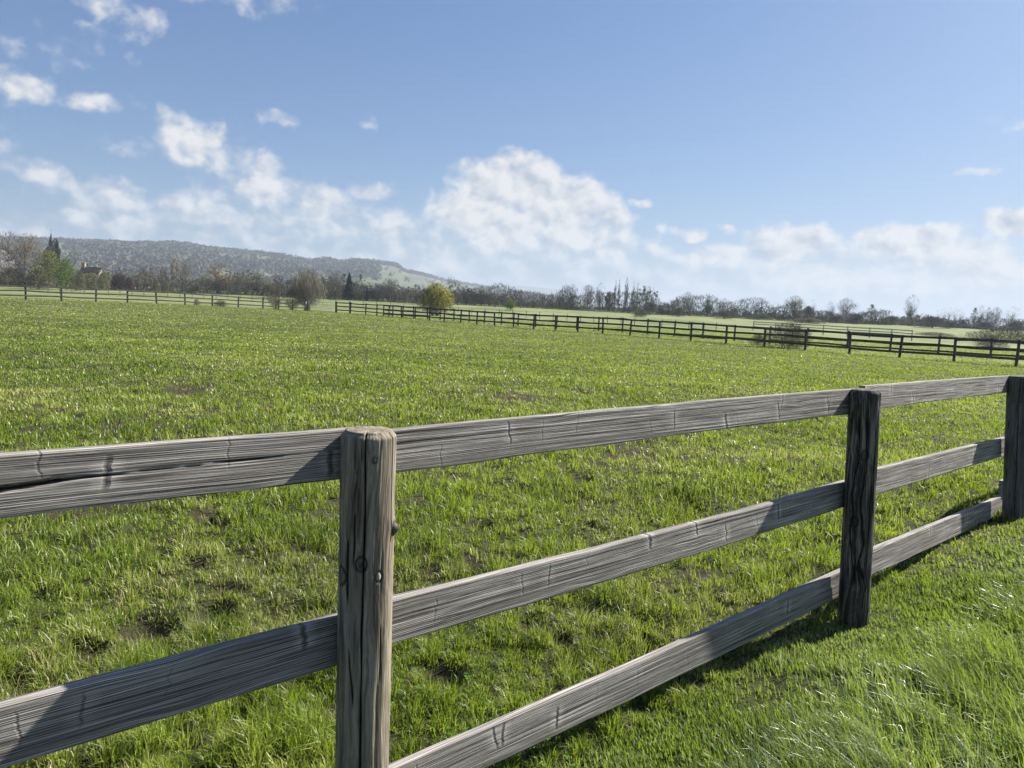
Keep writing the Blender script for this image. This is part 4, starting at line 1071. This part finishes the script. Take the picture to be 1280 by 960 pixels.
roofed('farmhouse', 115, 200, 5.0, 4.4, 2.2, 2.6, R(-2), 'house with steep brown roof and pale gable ends behind the left trees', 'house', 'wall', 'roof_brown', [(-1.5, 1.2, .8, 1.0), (1.4, 1.2, .8, 1.0)], (-2.2,), door=0)
roofed('white_cottage', 100, 215, 2.2, 4.0, 4.4, 2.0, R(70), 'pale house gable left of the brown roofed house', 'house', 'white_wall', 'roof_brown', [(0, 3.2, .7, .9)])
roofed('white_cottage', 365, 222, 2.8, 3.0, 3.2, 1.0, R(-12), 'white cottage glimpsed behind the willow shrub', 'house', 'white_wall', 'slate', [(-.8, 2.3, .7, .9), (.8, 2.3, .7, .9)], (1.2,))
roofed('barn', 833, 215, 4.4, 3.6, 1.1, 1.2, R(6), 'low barn with black roof right of the mistletoe tree', 'barn', 'far_wood', 'slate', [(1.2, .6, .7, .5)])
roofed('shed', 27, 178, 2.4, 3.0, 2.6, 1.2, R(10), 'small dark shed among the bushes at far left', 'shed', 'far_wood', 'slate', [(.5, 1.4, .5, .5)])
def church():
    D = 250; x = bearing(64.5, D); z = gz(x, D); ztop = at_depth(65, 289.5, D).z; H = ztop - z
    root = empty('church_tower', (x, D, z)); tag(root, 'slender dark pointed church spire rising over the left trees', 'church')
    tw = 3.4; th = H * .60
    b = MB(); b.box((0, 0, th / 2 - .5), (tw, tw, th + 1)); b.box((0, 0, th * .62), (tw + .25, tw + .25, .25)); link('tower_wall', b.mesh('tower_wall', M['far_wood']), None, root)
    b = MB(); k = len(b.v); e = tw / 2 + .25; pts = [Vector((sx * e, sy * e, th)) for sx, sy in ((-1, -1), (1, -1), (1, 1), (-1, 1))]
    m2 = [Vector((math.cos(R(22.5 + 45 * i)) * tw * .26, math.sin(R(22.5 + 45 * i)) * tw * .26, th + (H - th) * .25)) for i in range(8)]
    tip = Vector((0, 0, H - .4))
    b.tube((0, 0, th), (0, 0, th + (H - th) * .28), tw * .66, tw * .30, 8); b.tube((0, 0, th + (H - th) * .28), tip, tw * .30, .04, 8)
    sp = link('spire', b.mesh('spire', M['slate']), None, root)
    b = MB(); b.tube((0, 0, H - .5), (0, 0, H + .9), .04, .03, 5); b.box((0, 0, H + .5), (.5, .06, .06)); link('cross', b.mesh('cross', M['slate']), None, sp)
    for sg in (-.55, .55):
        b = MB()
        for k in range(6): b.box((sg, -tw / 2 - .06, th * .72 + k * .22), (.6, .1, .14))
        link('louvre', b.mesh('louvre', M['slate']), None, root)
church()

# ------------------------------------------------------------------ hills
def interp(px, tab): return np.interp(px, [t[0] for t in tab], [t[1] for t in tab])
CREST = [(-400, 296), (0, 303), (40, 304), (100, 306), (160, 308), (215, 309), (232, 310), (262, 315), (320, 320), (350, 324), (385, 330), (402, 327), (420, 331), (440, 329), (470, 331), (490, 334), (500, 341), (522, 345), (548, 352), (572, 356), (600, 360), (625, 364), (680, 372), (720, 382), (800, 400)]
DCR = [(-400, 1300), (200, 1500), (450, 1750), (560, 2300), (640, 2900), (800, 3300)]
DFT = [(-400, 480), (200, 560), (450, 700), (560, 900), (700, 1400), (800, 1600)]
def hill_point(px, t):
    """t 0 foot .. 1 crest .. >1 behind"""
    px = np.asarray(px, float); t = np.asarray(t, float)
    dc = interp(px, DCR); df = interp(px, DFT); D = df + (dc - df) * t
    elev = (386 + 0.05 * (px - 640) - interp(px, CREST))
    Hc = elev / FPX * dc * 0.99 + 0.0
    tt = np.clip(t, 0, 1); prof = 0.75 * sstep(0, 1.0, tt) + 0.25 * tt
    z = 2.0 + Hc * prof + 6 * (fbm(px * 0.02, t * 5, 3, 91) - .5) * np.sin(np.pi * tt)
    z = np.where(t > 1, z - (t - 1) * 60, z)
    X = (px - 640) / FPX * D
    return X, D, z
def build_hill():
    pxs = np.linspace(-400, 800, 300); ts = np.concatenate([np.linspace(-0.05, 1, 60), [1.1, 1.25, 1.5]])
    PX, TT = np.meshgrid(pxs, ts, indexing='ij'); X, D, Z = hill_point(PX.ravel(), TT.ravel())
    Z = np.where(TT.ravel() < 0, 0.5, Z)
    me = quads_mesh('hills', np.stack([X, D, Z], 1), grid_faces(len(pxs), len(ts))[:, ::1])
    mt, nt, out = new_mat('hillside'); b = NB(nt); pos = b.n('ShaderNodeNewGeometry').outputs['Position']
    vo = b.n('ShaderNodeTexVoronoi', feature='F1'); b.put(vo.inputs['Vector'], b.v('MULTIPLY', pos, (.006, .004, .0))); vo.inputs['Scale'].default_value = 1
    f = b.ramp(vo.outputs['Color'], [(0.2, (0.10, 0.13, 0.06)), (0.5, (0.135, 0.155, 0.08)), (0.8, (0.15, 0.15, 0.09))])
    n = b.noise(pos, .02, 5, .65).outputs[0]
    principled(b, out, b.mix(b.mr(n, .35, .6, .1, .9), f, (0.075, 0.075, 0.045)), .95, .1)
    tag(link('hills', me, mt), kind='structure')
    pxs = np.linspace(540, 860, 90); y2 = [(540, 366), (590, 360), (612, 357), (650, 357.5), (672, 359.5), (690, 362), (705, 368), (730, 376), (780, 386), (860, 396)]
    PX, TT = np.meshgrid(pxs, np.linspace(0, 1.3, 24), indexing='ij'); PX = PX.ravel(); TT = TT.ravel(); D = 4200 + 900 * TT
    Hc = (386 + .05 * (PX - 640) - interp(PX, y2)) / FPX * 5100; Z = 1 + Hc * sstep(0, 1, np.clip(TT, 0, 1)) - 40 * np.clip(TT - 1, 0, 1)
    X = (PX - 640) / FPX * D
    me = quads_mesh('far_hills', np.stack([X, D, Z], 1), grid_faces(90, 24)); tag(link('far_hills', me, mt), kind='structure')
build_hill()
def flakes(name, cx, cy, cz, rx, rz, nper, size, tint, mats):
    """tree crowns as clusters of small leaf-clump faces"""
    n = len(cx); N = n * nper
    d = rng.normal(size=(n, nper, 3)); d /= np.linalg.norm(d, axis=2, keepdims=True); rr = rng.random((n, nper, 1)) ** .45
    P_ = d * rr * np.stack([rx, rx, rz], 1)[:, None, :] + np.stack([cx, cy, cz], 1)[:, None, :]
    P_ = P_.reshape(-1, 3)
    a = rng.normal(size=(N, 3)); a /= np.linalg.norm(a, axis=1, keepdims=True); c = np.cross(a, rng.normal(size=(N, 3))); c /= np.linalg.norm(c, axis=1, keepdims=True)
    s = (np.repeat(size, nper) * rng.uniform(.5, 1.3, N))[:, None]
    V = np.stack([P_ - a * s, P_ + a * s * .8 - c * s * .6, P_ + c * s], 1).reshape(-1, 3)
    me = np_mesh(name, V, np.arange(N * 3), np.arange(N) * 3, np.full(N, 3))
    set_attr(me, 'tone', np.repeat(np.repeat(tint, nper), 3))
    return tag(link(name, me, mats), kind='stuff')
def wood_mat():
    mt, nt, out = new_mat('woodland_crowns'); b = NB(nt); t = b.n('ShaderNodeAttribute', attribute_name='tone').outputs['Fac']
    c = b.ramp(t, [(0.0, (0.035, 0.042, 0.028)), (0.35, (0.080, 0.074, 0.046)), (0.6, (0.112, 0.102, 0.062)), (0.8, (0.10, 0.125, 0.050)), (1.0, (0.18, 0.18, 0.12))])
    principled(b, out, c, .9, .1); return mt
M['wood'] = wood_mat()
def hill_woods():
    n = 15000; px = rng.uniform(-330, 700, n); t = rng.random(n) ** .9
    t = np.where(rng.random(n) < .25, rng.uniform(.93, 1.02, n), t)
    X, D, Z = hill_point(px, t)
    dens = fbm(px * .018, t * 6, 3, 95)
    keep = (dens > .36) | (t > .92)
    openf = (px > 470) & (px < 640) & (t < .80) & (t > .25) & (rng.random(n) < .93)
    keep &= ~openf
    px, t, X, D, Z = px[keep], t[keep], X[keep], D[keep], Z[keep]; n = len(X)
    s = rng.uniform(3.0, 6.0, n)
    tone = np.clip(rng.random(n) * .45 + .9 * (fbm(px * .03, t * 9, 3, 97) - .33), 0, .85)
    flakes('hillside_woodland', X, D, Z + s * .8, s * .9, s * 1.05, 20, s * .42, tone, M['wood'])
    # valley woods between pasture and hill
    n = 1500; px = rng.uniform(-250, 640, n); D = rng.uniform(270, 520, n); keep = fbm(px * .02, D * .01, 2, 99) > .42; px, D = px[keep], D[keep]; n = len(px)
    X = (px - 640) / FPX * D; s = rng.uniform(2.0, 3.6, n) * (1 + .5 * (np.exp(-((px - 320) / 40) ** 2)) * (D > 400)) * np.where(px > 450, .75, 1)
    tone = np.clip(rng.random(n) * .8 + .25 * np.exp(-((px - 320) / 45) ** 2), 0, 1)
    flakes('valley_woodland', X, D, 2.6 + s * 1.2, s, s * 1.5, 34, s * .22, tone, M['wood'])
    n = 1300; px = rng.uniform(540, 1450, n); D = rng.uniform(235, 330, n); X = (px - 640) / FPX * D; s = rng.uniform(0.7, 1.5, n) * (0.35 + 1.1 * fbm(px * .05, px * 0, 3, 55))
    flakes('hedgerow_scrub', X, D, 2.5 + s * .5, s * 1.3, s, 30, s * .26, rng.uniform(.3, .95, n), M['wood'])
    n = 900; px = rng.uniform(640, 1450, n); D = rng.uniform(420, 1300, n); keep = fbm(px * .02, D * .004, 2, 103) > .45; px, D = px[keep], D[keep]; n = len(px)
    X = (px - 640) / FPX * D; s = rng.uniform(2.0, 4.0, n)
    flakes('distant_woodland', X, D, 2.6 + s, s * 1.2, s * 1.1, 26, s * .28, rng.random(n), M['wood'])
hill_woods()

# ------------------------------------------------------------------ haze
b = MB(); b.box((0, 300, 89.0), (13600, 14200, 182)); hz = link('haze', b.mesh('haze')); hz.display_type = 'WIRE'
mt, nt, out = new_mat('air_haze'); pv = nt.nodes.new('ShaderNodeVolumePrincipled')
pv.inputs['Color'].default_value = (0.58, 0.68, 0.80, 1); pv.inputs['Density'].default_value = 0.00031; pv.inputs['Anisotropy'].default_value = 0.1
nt.links.new(pv.outputs[0], out.inputs['Volume']); hz.data.materials.append(mt); tag(hz, kind='stuff')

# ------------------------------------------------------------------ light and sky
SUN_H, SUN_E = R(33.0), R(40.0)
sd = Vector((math.cos(SUN_E) * math.cos(SUN_H), math.cos(SUN_E) * math.sin(SUN_H), math.sin(SUN_E)))
ld = bpy.data.lights.new('sun', 'SUN'); ld.energy = 5.0; ld.angle = R(0.53); ld.color = (1.0, 0.95, 0.87)
sun = bpy.data.objects.new('sun', ld); col.objects.link(sun); sun.rotation_euler = sd.to_track_quat('Z', 'Y').to_euler()
w = bpy.data.worlds.new('World'); scene.world = w; w.use_nodes = True; nt = w.node_tree; nt.nodes.clear(); b = NB(nt)
sky = b.n('ShaderNodeTexSky', sky_type='NISHITA'); sky.sun_disc = False; sky.sun_elevation = SUN_E; sky.sun_rotation = math.pi / 2 - SUN_H
sky.altitude = 50; sky.air_density = 1.0; sky.dust_density = 1.1; sky.ozone_density = 3.0
gen = b.n('ShaderNodeTexCoord').outputs['Generated']; nv = b.v('NORMALIZE', gen)
sp = b.n('ShaderNodeSeparateXYZ'); nt.links.new(nv, sp.inputs[0])
U = b.m('MULTIPLY', b.m('ARCTAN2', sp.outputs[0], sp.outputs[1]), 57.2958); Vv = b.m('MULTIPLY', b.m('ARCSINE', sp.outputs[2]), 57.2958)
cmb = b.n('ShaderNodeCombineXYZ'); b.put(cmb.inputs[0], U); b.put(cmb.inputs[1], Vv); uv = cmb.outputs[0]
wn = b.noise(uv, .35, 4, .6).outputs['Color']
uvw = b.v('ADD', uv, b.v('MULTIPLY', b.v('SUBTRACT', wn, (.5, .5, .5)), (3.6, 2.2, 0)))
blobs = [(640, 232, 70, 34, 1.3), (590, 262, 62, 32, 1.1), (700, 255, 62, 36, 1.2), (730, 285, 60, 32, 1.), (640, 285, 105, 40, .85), (760, 318, 90, 28, .6), (600, 325, 220, 42, .46), (560, 250, 28, 16, .8),
         (985, 304, 52, 22, 1.2), (960, 315, 60, 22, .8), (1140, 303, 58, 22, 1.2), (1165, 318, 90, 26, .9), (1265, 276, 34, 16, 1.2), (1060, 332, 190, 28, .65), (1250, 338, 90, 24, .8), (880, 322, 70, 20, .6),
         (356, 149, 22, 8, .5), (463, 240, 24, 12, .62), (804, 253, 16, 8, .8), (856, 288, 28, 9, .85), (912, 283, 15, 7, .8), (128, 127, 40, 9, .52), (12, 106, 36, 17, .7), (150, 16, 44, 20, .6), (300, -2, 66, 12, .42), (60, 55, 55, 14, .22),
         (236, 174, 38, 28, .9), (172, 184, 34, 11, .42), (280, 200, 42, 24, .6), (335, 210, 30, 14, .5), (45, 214, 32, 14, .6), (100, 235, 50, 18, .5), (160, 255, 76, 18, .55), (330, 238, 74, 26, .7), (390, 258, 58, 26, .7), (250, 275, 150, 28, .56), (450, 285, 140, 32, .54), (1225, 217, 18, 5, .38), (460, 152, 10, 8, .4), (1000, 360, 460, 28, .5), (300, 320, 420, 26, .38),
         (-300, 150, 160, 50, .8), (1700, 120, 200, 60, .8), (-250, 300, 260, 50, .8), (1650, 320, 260, 40, .8)]
D0 = None
for (cx, cy, rx, ry, wt) in blobs:
    if -1 < cx < 1281: d = ray(cx, cy)
    else: d = ray(cx, cy)
    d = d.normalized(); u_ = math.degrees(math.atan2(d.x, d.y)); v_ = math.degrees(math.asin(d.z)); k = 16.6
    q = b.v('MULTIPLY', b.v('SUBTRACT', uvw, (u_, v_, 0)), (k / (rx * 1.25), k / (ry * 1.25), 0)); dd = b.v('DOT_PRODUCT', q, q, out=1)
    e = b.m('MAXIMUM', b.m('MULTIPLY_ADD', dd, -wt, wt), -1.0)
    D0 = e if D0 is None else b.m('MAXIMUM', D0, e)
f1 = b.noise(b.v('MULTIPLY', uv, (1, 1.25, 1)), .46, 6, .54, .2).outputs[0]
f2 = b.noise(b.v('MULTIPLY', b.v('ADD', uv, (.5, .55, 0)), (1, 1.25, 1)), .46, 6, .54, .2).outputs[0]
dens = b.m('ADD', D0, b.m('MULTIPLY', b.m('SUBTRACT', f1, .5), 2.1))
alpha = b.mr(dens, .04, .90, 0, .97)
relief = b.m('MULTIPLY', b.m('SUBTRACT', f1, f2), 3.0)
core = b.mr(dens, .5, 1.9)
lit = b.m('ADD', b.m('ADD', .80, relief), b.m('MULTIPLY', core, -.16), clamp=True)
SK = 6.9
cc = b.mix(lit, (.44 * SK, .52 * SK, .64 * SK, 1), (1.0 * SK, .99 * SK, .97 * SK, 1))
skyt = b.v('MULTIPLY', sky.outputs[0], (.58, .79, 1.13))
skyc = b.v('DIVIDE', skyt, b.v('ADD', (1, 1, 1), b.v('MULTIPLY', skyt, (.008, .042, .050))))
final = b.mix(alpha, skyc, cc)
bg = b.n('ShaderNodeBackground'); b.put(bg.inputs[0], final); bg.inputs[1].default_value = 0.05
wo = b.n('ShaderNodeOutputWorld'); nt.links.new(bg.outputs[0], wo.inputs[0])
w.cycles.sampling_method = 'MANUAL'; w.cycles.sample_map_resolution = 512

scene.view_settings.view_transform = 'Standard'; scene.view_settings.look = 'None'; scene.view_settings.exposure = 1.36; scene.view_settings.gamma = 1.0
scene.render.engine = 'CYCLES'
cy = scene.cycles
cy.max_bounces = 5; cy.diffuse_bounces = 2; cy.glossy_bounces = 2; cy.transmission_bounces = 4; cy.volume_bounces = 0; cy.transparent_max_bounces = 4
cy.use_denoising = True
try: cy.denoiser = 'OPENIMAGEDENOISE'; cy.denoising_input_passes = 'RGB_ALBEDO_NORMAL'; cy.denoising_prefilter = 'FAST'
except Exception: pass
cy.sample_clamp_indirect = 6
